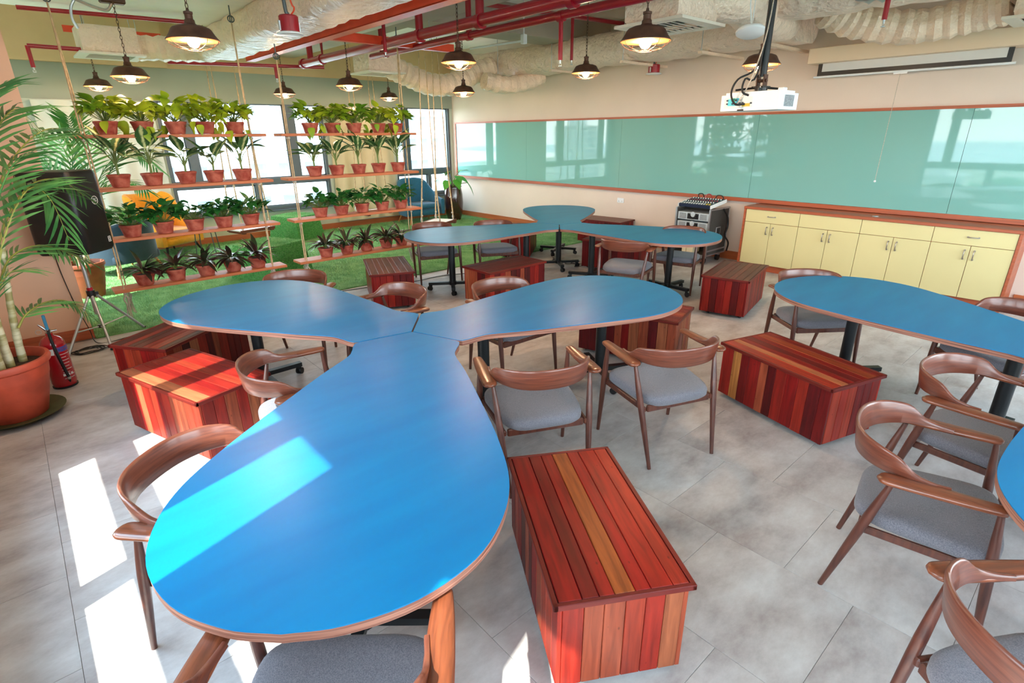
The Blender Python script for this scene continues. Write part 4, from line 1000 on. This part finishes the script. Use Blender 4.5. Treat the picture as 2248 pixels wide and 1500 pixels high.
for i, (dx, dy, hh, lx) in enumerate([(.05, -.03, 1.05, .05), (.12, .05, .85, .10), (-.05, .02, 1.25, -.05), (.02, .10, .95, .0), (-.12, -.08, .7, -.14), (.0, -.12, .8, .04)]):
    n = 14; pts = [(dx+lx*(k/n)**1.5, dy+.03*(k/n), .40+hh*k/n) for k in range(n+1)]
    rs = [.026*(1-.35*k/n)*(1.0+(.10 if k % 2 else 0)) for k in range(n+1)]; MB().tube(pts, rs, 10).build('cane', 'cane', palm, 40)
def fpts(l): return [at(px, py, y=yy)-PB for px, py, yy in l]
FR = [[(-12, 640, 5.05), (5, 540, 5.05), (35, 455, 5.10), (70, 413, 5.18), (112, 440, 5.25), (152, 528, 5.28)],
      [(-5, 640, 5.1), (20, 570, 5.15), (75, 540, 5.25), (130, 548, 5.35), (190, 575, 5.45)],
      [(40, 720, 5.15), (58, 690, 5.2), (100, 664, 5.3), (150, 662, 5.4), (196, 694, 5.45)],
      [(-20, 480, 5.2), (10, 380, 5.4), (60, 312, 5.6), (112, 282, 5.8), (176, 296, 5.9)],
      [(-10, 560, 5.3), (20, 470, 5.4), (70, 405, 5.55), (130, 395, 5.7), (185, 430, 5.8)],
      [(-40, 420, 5.2), (-20, 320, 5.3), (5, 265, 5.35), (35, 240, 5.4), (62, 262, 5.4)],
      [(-60, 380, 5.1), (-45, 260, 5.15), (-20, 200, 5.2), (12, 182, 5.25)],
      [(-10, 700, 5.0), (-6, 640, 4.98), (20, 600, 4.95), (60, 590, 4.95)],
      [(-30, 560, 5.1), (-5, 440, 5.2), (30, 360, 5.3), (75, 330, 5.4)]]
for i, f in enumerate(FR): frond(palm, fpts(f), 34 if i < 6 else 26, (.34, .30, .26, .36, .30, .32, .30, .24, .30)[i], i < 8, i)
P2B = Vector((.46, 8.75, .0))
palm2 = thing('potted_palm', 'second areca palm in brown clay pot on the turf behind the column', 'palm', P2B)
big_pot(palm2, .215, .46, 'clay_brown')
for i in range(5):
    a = i*1.3; MB().tube([(.06*math.cos(a), .06*math.sin(a), .42), (.09*math.cos(a), .09*math.sin(a), .9), (.15*math.cos(a), .15*math.sin(a), 1.25)], [.018, .015, .01], 8).build('cane', 'cane', palm2, 40)
for i, f in enumerate([[(180, 500), (165, 400), (130, 310), (90, 290)], [(185, 500), (190, 390), (205, 310), (235, 275)], [(190, 490), (215, 400), (255, 345), (320, 345)], [(190, 480), (225, 420), (275, 395), (325, 420)], [(175, 500), (140, 420), (95, 360), (60, 375)], [(190, 500), (230, 470), (262, 455), (285, 475)], [(180, 490), (160, 380), (160, 300), (150, 255)], [(190, 470), (240, 380), (290, 330), (345, 370)]]):
    frond(palm2, [at(px, py, y=8.75+(.35 if j > 1 else 0)*(1 if i % 2 else -.4)*(j-1)*.5)-P2B for j, (px, py) in enumerate(f)], 40, .34, False, 40+i)

# ================================================================== TURF ISLAND FURNITURE
def shell_chair(label, x, y, a, m, leg='leg_wood', w=.46, hb=.92, name='lounge_chair', seat_m=None, wings=False):
    t = thing(name, label, 'armchair', (x, y, .012), a)
    plan = [(.36, w), (.20, w*1.01), (.02, w*1.0), (-.16, w*.93), (-.30, w*.72), (-.37, w*.36), (-.385, 0)]
    if wings: top = [.56, .58, .60, .96, hb, hb*.99, hb*.985]; plan = [(.36, w*.92), (.18, w*.93), (.0, w*.94), (-.14, w*.96), (-.30, w*.82), (-.36, w*.42), (-.375, 0)]
    else: top = [.54, .56, .60, .74, hb*.95, hb, hb]
    pl = plan+[(p, -q) for p, q in plan[:-1][::-1]]; tp = top+top[:-1][::-1]
    C = spline([(p, q, 0) for p, q in pl], 5); T = spline([(v, 0, 0) for v in tp], 5); vs = []; fs = []; m_ = 10; th = .042
    for i, p in enumerate(C):
        d = (C[min(i+1, len(C)-1)]-C[max(i-1, 0)]).normalized(); nn = Vector((d.y, -d.x, 0)); nn = nn if nn.dot(p) > 0 else -nn
        z0, z1 = .20, T[i].x; lean = max(0, -p.x)*.35
        for o_, z_ in ((.8, 0), (1, .1), (1, .6), (1, .92), (.6, .985), (0, 1), (-.6, .985), (-1, .92), (-1, .5), (-.8, 0)):
            q = p+nn*(o_*th); zz = z0+(z1-z0)*z_; vs.append((q.x-lean*max(0, zz-.4), q.y, zz))
    for i in range(len(C)-1):
        for q in range(m_): l = (q+1) % m_; fs.append((i*m_+q, i*m_+l, i*m_+m_+l, i*m_+m_+q))
    fs += [tuple(range(m_-1, -1, -1)), tuple(range((len(C)-1)*m_, len(C)*m_))]
    MB().add(vs, fs).build('shell', m, t, 60)
    MB().bevbox((.0, 0, .26), (.70, 2*(w-.05), .14), .03).build('seat_base', m, t, 60)
    MB().bevbox((.03, 0, .385), (.66, 2*(w-.06), .12), .045).build('seat_cushion', seat_m or m, t, 60)
    for sx in (-1, 1):
        for sy in (-1, 1): MB().tube([(sx*.27, sy*(w-.12), .20), (sx*.34, sy*(w-.04), 0)], [.022, .012], 10).build('leg', leg, t, 40)
    return t
shell_chair('mustard yellow wing-back armchair by the far wall behind the left shelf', 1.85, 11.12, math.radians(300), 'yellow_fabric', 'dark_gap', .40, 1.04, 'wing_chair', wings=True)
shell_chair('dark teal lounge chair turned away, behind the left hanging shelf', 1.02, 10.05, math.radians(120), 'navy_fabric', 'leg_wood', .42, .80)
shell_chair('blue lounge armchair facing the room in the far corner', 7.02, 11.12, math.radians(262), 'teal_fabric', 'leg_wood', .44, .98)
def turf_block(label, x, y, a, s=.74, h=.46):
    t = thing('turf_block', label, 'turf seat', (x, y, .012), a, 'turf-covered block seats')
    b = s/2; tp = b*.84
    vs = [(-b, -b, 0), (b, -b, 0), (b, b, 0), (-b, b, 0), (-tp, -tp, h), (tp, -tp, h), (tp, tp, h), (-tp, tp, h)]
    fs = [(3, 2, 1, 0), (4, 5, 6, 7), (0, 1, 5, 4), (1, 2, 6, 5), (2, 3, 7, 6), (3, 0, 4, 7)]
    MB().add(vs, fs).build('body', 'turf_cube', t)
    V = np.array(vs)
    def sf(n):
        q = rng.integers(1, 6, n); u, v = rng.random(n)[:, None], rng.random(n)[:, None]; F_ = np.array(fs)[q]
        A, B_, C_, D_ = (V[F_[:, k]] for k in range(4)); P = (A*(1-u)+B_*u)*(1-v)+(D_*(1-u)+C_*u)*v
        Nn = np.cross(B_-A, D_-A); Nn /= np.linalg.norm(Nn, axis=1)[:, None]; return P, Nn
    blades(16000, 0, 0, None, .022, .0025, 'turf_blade', t, sf)
turf_block('turf-covered block seat under the far window', 4.10, 11.10, math.radians(26))
turf_block('turf-covered block seat behind the left hanging shelf, nearer the tables', 2.62, 8.28, math.radians(28), .80, .48)

def swing(label, x, y, z, a, w=.62, d=.40, top=3.75):
    t = thing('rope_swing', label, 'swing', (x, y, z), a, 'rope swings over the turf')
    MB().bevbox((0, 0, 0), (w, d, .024), .003).build('seat', 'swing_wood', t)
    for s in (-1, 1):
        MB().bevbox((0, s*(d/2+.011), -.008), (w+.04, .022, .05), .003).build('edge_rail', 'swing_edge', t)
        MB().bevbox((s*(w/2-.04), 0, -.035), (.06, d+.06, .035), .003).build('cross_bar', 'swing_edge', t)
    for sx in (-1, 1):
        for sy in (-1, 1):
            px, py = sx*(w/2-.04), sy*(d/2-.02)
            mb = MB().tube([(px, py, .0), (px, py, .12), (px*.92, py*.6, 1.1), (px*.85, py*.2, top-z)], [.008, .013, .010, .006], 8)
            mb.build('rope', 'rope', t, 60)
            for k in (.14, .42, .75): MB().ball((px*(1-.08*k), py*(1-.38*k), k), .022, 8, .8).build('knot', 'rope_grey', t, 60)
            MB().tube([(px-.02, py, .02), (px-.03, py, .07), (px, py, .12), (px+.03, py, .07), (px+.02, py, .02)], .006, 6).build('shackle', 'silver', t, 60)
swing('rope swing with pale wooden seat in front of the blue armchair', 5.72, 8.46, .44, math.radians(28))
swing('rope swing behind the right hanging shelf, by the beige curtain', 5.45, 10.4, .48, math.radians(10), top=3.75)
swing('rope swing behind the left hanging shelf, by the far window', 3.05, 10.45, .40, math.radians(15), top=3.75)
# small wire side table by the yellow chair
t = thing('side_table', 'small white side table with thin steel legs beside the yellow armchair', 'table', (2.25, 10.25, .012))
MB().lathe([(.001, .46), (.25, .46), (.255, .47), (.25, .48), (.001, .48)], 32).build('top', 'white_plastic', t, 40)
for a in (.3, 1.87, 3.44, 5.01): MB().tube([(.17*math.cos(a), .17*math.sin(a), .46), (.22*math.cos(a), .22*math.sin(a), 0)], .008, 8).build('leg', 'win_frame', t, 40)

# glazed corner pot with elephant-ear plant
t = thing('potted_plant', 'elephant-ear plant in tall glossy brown pot in the far corner', 'plant', (7.86, 10.90, .012))
MB().lathe([(.001, 0), (.155, 0), (.16, .015), (.205, .18), (.225, .40), (.215, .60), (.19, .73), (.188, .755), (.205, .765), (.205, .785), (.185, .785), (.18, .75)], 36).build('pot', 'glaze_brown', t, 40)
MB().lathe([(.182, .745), (.001, .75)], 24).build('soil', 'soil', t)
st = MB(); r = random.Random(4)
for a, rad, h, L_, pit in ((2.6, .18, 1.06, .30, -.5), (1.5, .10, 1.12, .28, -.3), (.1, .22, 1.10, .30, .2), (-.9, .34, .86, .34, -.9), (3.7, .30, .92, .28, -.6), (-1.7, .20, 1.02, .26, -.5), (5.4, .16, .98, .26, -.4), (4.4, .26, .95, .28, -.7)):
    p = Vector((rad*math.cos(a), rad*math.sin(a), h)); st.tube(spline([(0, 0, .74), (p.x*.4, p.y*.4, .74+(h-.74)*.7), p], 4), .008, 6)
    place_leaf(t, 'taro', p, a, pit, L_, .9, r.uniform(-.3, .3))
st.build('stems', 'stem', t, 60)

# ================================================================== SPEAKER ON STAND
SC = Vector((.34, 6.62, 0))
sp_ = thing('loudspeaker', 'large black loudspeaker on the tripod stand in front of the column', 'speaker', (SC.x, SC.y, .93))
Nn_, Rr, Bb, Ll = Vector((.05, -.30)), Vector((.31, -.02)), Vector((-.04, .23)), Vector((-.32, -.03))
def rounded(poly, r, n=4):
    out = []; k = len(poly)
    for i, p in enumerate(poly):
        a, b_ = (poly[i-1]-p).normalized(), (poly[(i+1) % k]-p).normalized()
        for j in range(n+1): u = j/n; out.append(tuple(p+a*r*(1-u)**2+b_*r*u**2))
    return out
out_ = rounded([Nn_, Rr, Bb, Ll], .06)
vs = []
for s_, z in ((.93, 0), (1, .03), (1, .70), (.96, .735), (.9, .74)): vs += [(x*s_, y*s_, z) for x, y in out_]
n = len(out_); fs = [tuple(range(n-1, -1, -1)), tuple(range(4*n, 5*n))]+[(i*n+k, i*n+(k+1) % n, i*n+n+(k+1) % n, i*n+n+k) for i in range(4) for k in range(n)]
MB().add(vs, fs).build('cabinet', 'black_plastic', sp_, 40)
e_ = (Rr-Nn_); fn = Vector((e_.y, -e_.x)).normalized(); fx = e_.normalized()
def face_M(u, z, off=.002):                                       # frame on the right-hand face: x along face, z up, y out
    c = Nn_+e_*u+fn*off
    return Matrix(((fx.x, fn.x, 0, c.x), (fx.y, fn.y, 0, c.y), (0, 0, 1, z), (0, 0, 0, 1)))
lg = MB(); Mf = face_M(.66, .47)
lg.tube([Mf @ Vector((.036*math.cos(2*PI*k/24), 0, .036*math.sin(2*PI*k/24))) for k in range(24)], .0035, 5, closed=True)
for pl in ([(-.022, .012), (-.002, .016), (.016, .012)], [(-.006, .014), (-.012, -.002), (-.010, -.018)], [(.004, .010), (-.001, -.004), (.008, -.014), (.014, .0), (.020, -.010)]):
    lg.tube([Mf @ Vector((u, .002, v)) for u, v in pl], .003, 5)
lg.build('round_logo', 'logo_white', sp_, 60)
Mf = face_M(.80, .10); lb_ = MB()
for q in ((-.016, .016, .020, .026), (-.016, .016, -.026, -.020), (-.016, -.011, -.026, .026), (.011, .016, -.026, .026), (-.006, .006, .004, .012), (-.006, .006, -.012, -.004)):
    lb_.box(((q[0]+q[1])/2, .001, (q[2]+q[3])/2), (q[1]-q[0], .003, q[3]-q[2]), M=Mf)
lb_.build('small_badge', 'logo_white', sp_)
ss = thing('speaker_stand', 'silver tripod stand carrying the black loudspeaker', 'stand', (SC.x, SC.y, 0))
MB().cyl((0, 0, .30), (0, 0, .93), .0185, n=16).build('pole', 'silver', ss, 40)
MB().cyl((0, 0, .545), (0, 0, .575), .026).build('locking_ring', 'red_paint', ss, 40)
MB().cyl((0, 0, .48), (0, 0, .545), .036, n=18).box((.045, 0, .51), (.03, .02, .03)).build('collar', 'black_plastic', ss, 40)
MB().cyl((0, 0, .16), (0, 0, .19), .024).build('lower_ring', 'black_plastic', ss, 40)
for fxy in ((-.32, -.28), (.02, -.33), (.38, .21)):
    f = Vector((fxy[0], fxy[1], .016)); d = f.normalized()
    lgp = MB().tube([(fxy[0]*.10, fxy[1]*.10, .49), f], .0125, 10).build('leg', 'silver', ss, 40)
    MB().ball(f, .017, 8, .9).build('rubber_foot', 'rubber', lgp, 50)
    MB().tube([(fxy[0]*.06, fxy[1]*.06, .175), (fxy[0]*.62, fxy[1]*.62, .20)], .007, 8).build('brace', 'silver', ss, 40)
# cables around the stand
def floor_cable(label, pts, r=.0045, m='cable'):
    C = spline(pts, 6); o = C[0].copy(); return tag(MB().tube([p-o for p in C], r, 6).build('cable', m, None, 60, loc=o), label, 'cable', None)
floor_cable('black cable running down from the speaker over the column face', [(.16, 6.845, .96), (.17, 6.84, .7), (.2, 6.84, .4), (.25, 6.80, .12), (.28, 6.62, .006), (.5, 6.6, .006), (.72, 6.72, .006)])
for q in range(2):
    floor_cable('black cable %s coil on the floor below the speaker' % ('outer', 'inner')[q], [(.16+(.13-.03*q)*math.cos(k*.7)+.003*k, 6.42+(.09-.02*q)*math.sin(k*.7), .006+.006*((k+q) % 3)) for k in range(22)])
floor_cable('black cable along the turf edge under the rear table', [(2.9, 6.74, .006), (3.6, 6.62, .006), (3.94, 6.5, .006), (4.34, 6.51, .006), (4.6, 6.44, .006), (5.1, 6.2, .006)])
floor_cable('tangled black cable beside the rear table base', [(6.6, 5.9, .006), (6.3, 5.8, .006), (6.45, 5.65, .006), (6.25, 5.55, .006), (6.5, 5.5, .006), (6.35, 5.72, .012), (6.6, 5.75, .006)])

# ================================================================== FIRE EXTINGUISHER
def text_on(s, size, M_of, thick=.0006):
    """text laid on a surface: M_of(x, y) -> point"""
    cu = bpy.data.curves.new('txt', 'FONT'); cu.body = s; cu.size = size; cu.extrude = 0; cu.align_x = 'CENTER'
    o = bpy.data.objects.new('txt', cu); COL.objects.link(o); dg = bpy.context.evaluated_depsgraph_get(); dg.update()
    me = bpy.data.meshes.new_from_object(o.evaluated_get(dg)); bpy.data.objects.remove(o); bpy.data.curves.remove(cu)
    mb = MB(); mb.add([M_of(v.co.x, v.co.y) for v in me.vertices], [tuple(p.vertices) for p in me.polygons]); bpy.data.meshes.remove(me); return mb
EX = (-.055, 5.60)
ex = thing('fire_extinguisher', 'red fire extinguisher with black hose standing by the palm pot', 'extinguisher', (EX[0], EX[1], 0))
ER = .086
MB().lathe([(.001, .0), (ER-.012, .0), (ER-.004, .012), (ER-.004, .035), (ER, .042), (ER, .36), (ER*.95, .39), (ER*.72, .425), (ER*.35, .445), (.024, .45), (.024, .47), (.001, .47)], 36).build('cylinder', 'ext_red', ex, 40)
MB().lathe([(ER-.004, -.0005), (ER+.001, .004), (ER+.001, .016), (ER-.006, .018)], 32).build('foot_ring', 'rubber', ex, 40)
VA = math.atan2(-EX[1], -EX[0])                                    # side turned to the camera
def cyl_pt(x, y, a0=0.0, rr=ER+.0012): a = VA+a0+x/ER; return (rr*math.cos(a), rr*math.sin(a), y)
def patch(a0, a1, z0, z1, m, nm, rr=ER+.0006):
    k = 14; vs = [(rr*math.cos(VA+a0+(a1-a0)*i/k), rr*math.sin(VA+a0+(a1-a0)*i/k), z) for z in (z0, z1) for i in range(k+1)]
    return MB().add(vs, [(i, i+1, k+2+i, k+1+i) for i in range(k)]).build(nm, m, ex, 60)
patch(-.05, 1.9, .318, .357, 'ext_blue', 'blue_band'); patch(-1.5, -.1, .30, .352, 'ext_white', 'white_label')
text_on('POWDER', .042, lambda x, y: cyl_pt(x, .323+y, .92, ER+.0012)).build('lettering', 'print_red', ex)
for i in range(9):
    w = (.10, .055, .075, .07, .06, .075, .05, .09, .08)[i]; patch(.10, .10+w/ER, .292-.026*i, .296-.026*i, 'print_white', 'print_line', ER+.0009)
for i in range(3): patch(.05+.33*i, .27+.33*i, .108, .128, 'print_white', 'pictogram', ER+.0011)
vd = Vector((math.cos(VA), math.sin(VA), 0)); sd = Vector((-vd.y, vd.x, 0))
MB().cyl((0, 0, .465), (0, 0, .50), .018).build('valve', 'chrome', ex, 40)
MB().tube([Vector((0, 0, .49))-sd*.01, Vector((0, 0, .525))-vd*.0-sd*.03, Vector((0, 0, .55))-sd*.05], [.009, .008, .006], 8).build('carry_handle', 'chrome', ex, 40)
MB().bevbox((0, 0, .555), (.026, .022, .13), .004, VA).build('lever', 'handle_blue', ex)
MB().tube([Vector((0, 0, .49))-sd*.06+Vector((.018*math.cos(2*PI*k/14), .0, .018*math.sin(2*PI*k/14))) for k in range(14)], .002, 5, closed=True).build('pin_ring', 'silver', ex, 60)
MB().cyl(Vector((0, 0, .482))+sd*.0, Vector((0, 0, .482))+sd*.055, .008).build('gauge_stub', 'chrome', ex, 40)
hp = [vd*.02+Vector((0, 0, .485)), vd*.07+Vector((0, 0, .46)), vd*(ER+.012)+sd*.005+Vector((0, 0, .36)), vd*(ER+.012)+sd*.02+Vector((0, 0, .22)), vd*(ER+.010)+sd*.035+Vector((0, 0, .09))]
MB().tube(spline(hp, 6), .0105, 10).build('hose', 'rubber', ex, 60)
MB().cyl(hp[-1]+Vector((0, 0, .012)), hp[-1]-Vector((0, 0, .008)), .0125).build('nozzle_collar', 'silver', ex, 40)
MB().cyl(hp[-1]-Vector((0, 0, .006)), hp[-1]-Vector((0, 0, .035)), .011, .005).build('nozzle', 'rubber', ex, 40)

# ================================================================== AMPLIFIER RACK AND MIXER
rk = thing('amplifier_rack', 'wheeled black flight-case rack with two silver amplifiers by the wall', 'rack', (8.03, 4.50, 0))
MB().bbox(-.27, .30, -.29, -.275, .14, .84).build('side_panel', 'rack_body', rk); MB().bbox(-.27, .30, .275, .29, .14, .84).build('side_panel', 'rack_body', rk)
MB().bbox(-.27, .30, -.275, .275, .14, .16).bbox(.28, .30, -.275, .275, .16, .80).bbox(-.1, .30, -.275, .275, .78, .80).build('case', 'rack_body', rk)
tr_ = MB()
for y_ in (-.286, .286):
    for x_ in (-.27, .30): tr_.bbox(x_-.012, x_+.012, y_-.012, y_+.012, .14, .845)
    tr_.bbox(-.27, .30, y_-.012, y_+.012, .135, .155).bbox(-.27, .30, y_-.012, y_+.012, .83, .85).bbox(-.27, .30, y_-.006, y_+.012, .20, .225)
tr_.bbox(-.282, -.258, -.29, .29, .135, .155).build('metal_trim', 'silver', rk)
MB().bevbox((0.02, -.293, .50), (.13, .006, .13), .003).build('handle_plate', 'silver', rk); MB().bbox(-.03, .07, -.2975, -.294, .45, .55).build('handle_recess', 'dark_gap', rk)
for z in (.725, .585):
    am = MB().bevbox((-.06, 0, z), (.40, .53, .115), .005).build('amplifier', 'amp_face', rk)
    MB().bevbox((-.263, .0, z), (.012, .19, .085), .003).build('display', 'black_plastic', am)
    MB().lathe([(.001, 0), (.04, 0), (.04, .004), (.001, .004)], 18, M=Matrix.Translation((-.268, 0, z+.03)) @ Matrix.Rotation(-PI/2, 4, 'Y')).build('dial', 'amp_face', am)
    for s in (-1, 1):
        MB().bevbox((-.262, s*.175, z), (.008, .11, .085), .003).build('vent_mesh', 'amp_mesh', am)
        MB().cyl((-.258, s*.055, z+.01), (-.282, s*.055, z+.01), .018, n=14).build('knob', 'black_plastic', am, 40)
MB().bbox(-.25, -.05, -.05, .06, .16, .30).bbox(-.25, -.10, .07, .14, .16, .27).build('small_box', 'ivory', rk)
for sx in (-.2, .23):
    for sy in (-.22, .22):
        MB().cyl((sx, sy-.02, .055), (sx, sy+.02, .055), .052, n=18).build('caster_wheel', 'rubber', rk, 40); MB().box((sx, sy, .115), (.06, .06, .045)).build('caster_fork', 'silver', rk)
MB().tube(spline([(.1, -.30, .83), (.2, -.33, .70), (.22, -.34, .55), (.2, -.32, .42), (.26, -.36, .30), (.30, -.33, .16)], 6), .012, 8).build('cable_bundle', 'cable', rk, 60)
mx_ = thing('mixing_desk', 'dark audio mixing desk with rows of knobs lying on the rack', 'mixer', (8.0, 4.50, .852))
Mm = Matrix.Translation((.0, 0, .058)) @ Matrix.Rotation(-.13, 4, 'Y')
MB().bevbox((0, 0, 0), (.46, .54, .05), .008, M=Mm).build('body', 'navy_panel', mx_)
MB().bevbox((.0, .275, 0), (.48, .010, .056), .004, M=Mm).bevbox((.0, -.275, 0), (.48, .010, .056), .004, M=Mm).build('cheek', 'ext_white', mx_)
for j in range(12):
    y_ = .245-.0425*j
    for i in range(5): MB().lathe([(.009, 0), (.007, .016), (.001, .017)], 8, M=Mm @ Matrix.Translation((-.06+.055*i, y_, .025))).build('knob', ('knob_white', 'black_plastic', 'red_paint', 'black_plastic', 'knob_white')[i], mx_)
    MB().box((-.17, y_, .030), (.045, .012, .012), M=Mm).build('fader_cap', 'knob_yellow' if j > 9 else 'knob_white', mx_)
MB().tube(spline([(.2, .18, .10), (.22, .2, .16), (.24, .14, .165), (.23, .1, .09)], 5), .008, 6).tube(spline([(.2, -.1, .10), (.22, -.12, .16), (.24, -.2, .15), (.23, -.24, .06)], 5), .008, 6).build('plug_cables', 'cable', mx_, 60)
MB().tube(spline([(.2, .08, .10), (.22, .06, .16), (.23, 0, .165), (.21, -.05, .10)], 5), .008, 6).build('red_lead', 'red_paint', mx_, 60)

# ================================================================== PROJECTOR
pj = thing('projector', 'white ceiling projector with cable panel turned to the camera, on a black pole', 'projector', (4.62, 2.22, 2.17), math.radians(-8))
MB().prism([(-.14, -.27), (.16, -.24), (.20, -.18), (.20, .20), (.16, .235), (-.14, .235)], -.068, .05).build('body', 'white_plastic', pj, 30)
MB().prism([(-.12, -.25), (.14, -.22), (.14, .21), (-.12, .21)], .05, .068).build('top_cover', 'white_plastic', pj, 30)
MB().bbox(-.146, -.138, -.05, .20, -.045, .032).build('port_panel', 'ext_white', pj)
for c, (y0, y1, z0, z1) in (('port_cyan', (.115, .165, -.03, .02)), ('port_green', (.10, .135, .0, .025)), ('port_cyan', (.065, .115, -.03, .025)), ('port_yellow', (-.035, .035, -.038, -.016))):
    MB().bbox(-.149, -.146, y0, y1, z0, z1).build('port_label', M[c], pj)
for y_, z_ in ((.09, .01), (.055, .012), (.055, -.012), (.03, -.01), (.17, -.015), (.17, .01), (-.045, -.015), (.12, -.015), (.085, -.015)): MB().bbox(-.152, -.149, y_-.008, y_+.008, z_-.006, z_+.006).build('socket', 'port_dark', pj)
for k in range(8): MB().box((-.05+.019*k, -.262+.0019*k, -.005), (.010, .006, .080)).build('vent_slot', 'amp_mesh', pj)
MB().bbox(-.144, -.138, .02, .075, -.068, -.058).build('foot_button', 'black_plastic', pj)
MB().bevbox((.0, -.20, .075), (.05, .05, .03), .005).build('lens_knob', 'white_plastic', pj)
MB().cyl((.02, 0, .068), (.02, 0, .10), .05, n=18).box((.02, 0, .105), (.10, .10, .012)).build('mount_plate', 'black_plastic', pj, 40)
for a in (.5, 2.4, 3.7, 5.6): MB().tube([(.02, 0, .105), (.02+.19*math.cos(a), .19*math.sin(a), .085)], .009, 6).build('mount_arm', 'black_plastic', pj, 40)
MB().box((.02, -.03, .15), (.05, .008, .09)).box((.02, .03, .15), (.05, .008, .09)).cyl((.02, -.045, .15), (.02, .045, .15), .012).build('yoke', 'lamp_rust', pj)
MB().cyl((.02, 0, .18), (.02, 0, 1.56), .030, n=18).build('pole', 'black_steel', pj, 40)
MB().cyl((.02, 0, 1.53), (.02, 0, 1.585), .08, n=18).build('ceiling_flange', 'black_steel', pj, 40)
MB().tube(spline([(-.15, .01, -.02), (-.20, .06, -.02), (-.21, .10, .06), (-.16, .09, .16), (-.03, .02, .26), (-.02, -.01, .6), (-.02, .0, 1.5)], 6), .0075, 8).tube(spline([(-.14, -.01, .04), (-.17, .03, .07), (-.14, .04, .16), (-.03, .0, .28), (-.03, -.02, 1.5)], 6), .0075, 8).build('black_cables', 'cable', pj, 60)
MB().tube(spline([(-.15, .10, -.02), (-.17, .05, .0), (-.10, -.0, .2), (-.035, -.035, .6), (-.03, -.04, 1.5)], 6), .005, 6).build('white_cable', 'rope_grey', pj, 60)

# ================================================================== OUTSIDE
GZ = -38.0
struct('ground', MB().bbox(-900, 400, -500, 700, GZ-1, GZ), 'city_ground', label='green city ground far below')
struct('sea', MB().bbox(-2500, -900, -1200, 1500, GZ-1, GZ-.2), 'water')
def facade(label, x0, x1, y, z1, nx, nz, depth=14, m='bldg_white'):
    t = thing('apartment_building', label, 'building', ((x0+x1)/2, y, GZ)); w = x1-x0; h = z1-GZ
    MB().bbox(-w/2, w/2, 0, depth, 0, h).build('wall', m, t)
    MB().bbox(-w/2-.4, w/2+.4, -.4, depth, h, h+.8).build('parapet', m, t)
    me = MB().bbox(-w/nx*.26, w/nx*.26, -.05, .02, -1.0, 1.0).mesh('window', 'bldg_window')
    for j in range(nz):
        for i in range(nx): obj('window', me, t, (-w/2+w*(i+.5)/nx, -.0, h-2.6-3.3*j))
    for j in range(nz): MB().bbox(-w/2-.3, w/2+.3, -.35, 0, h-4.3-3.3*j, h-4.1-3.3*j).build('floor_slab', m, t)
facade('white apartment block outside the left far window', 10, 27, 62, 14, 6, 8)
facade('white tower with rows of windows outside the corner window', 47, 66, 80, 26, 9, 11)
facade('pale block behind, between the two far windows', 30, 44, 95, 4, 5, 4, m='bldg_grey')
r = random.Random(12)
for i in range(16):
    x = -r.uniform(160, 420); y = -150+i*26+r.uniform(-6, 6); w = r.uniform(12, 26); h = r.choice([14, 18, 24, 32, 40])*(abs(x)/300)**.3+6
    t = thing('apartment_building', 'distant pale city block mirrored in the glass board', 'building', (x, y, GZ), 0, 'distant city blocks')
    MB().bbox(-8, 8, -w/2, w/2, 0, h).build('wall', 'far_facade', t); MB().bbox(-8.3, 8.3, -w/2-.3, w/2+.3, h, h+1).build('parapet', 'bldg_grey', t); MB().bbox(-3, 3, -w/5, w/5, h+1, h+4).build('roof_house', 'bldg_grey', t)
tb = MB(); r = random.Random(3)
for i in range(420):
    x, y = -r.uniform(60, 420), r.uniform(-160, 260); s = r.uniform(5, 11); tb.ball((x, y, GZ+s*.5), s, 7, .8)
tag(tb.build('tree_canopy', 'trees', None, 60), 'green tree canopy far below the windows', 'trees', kind='stuff')
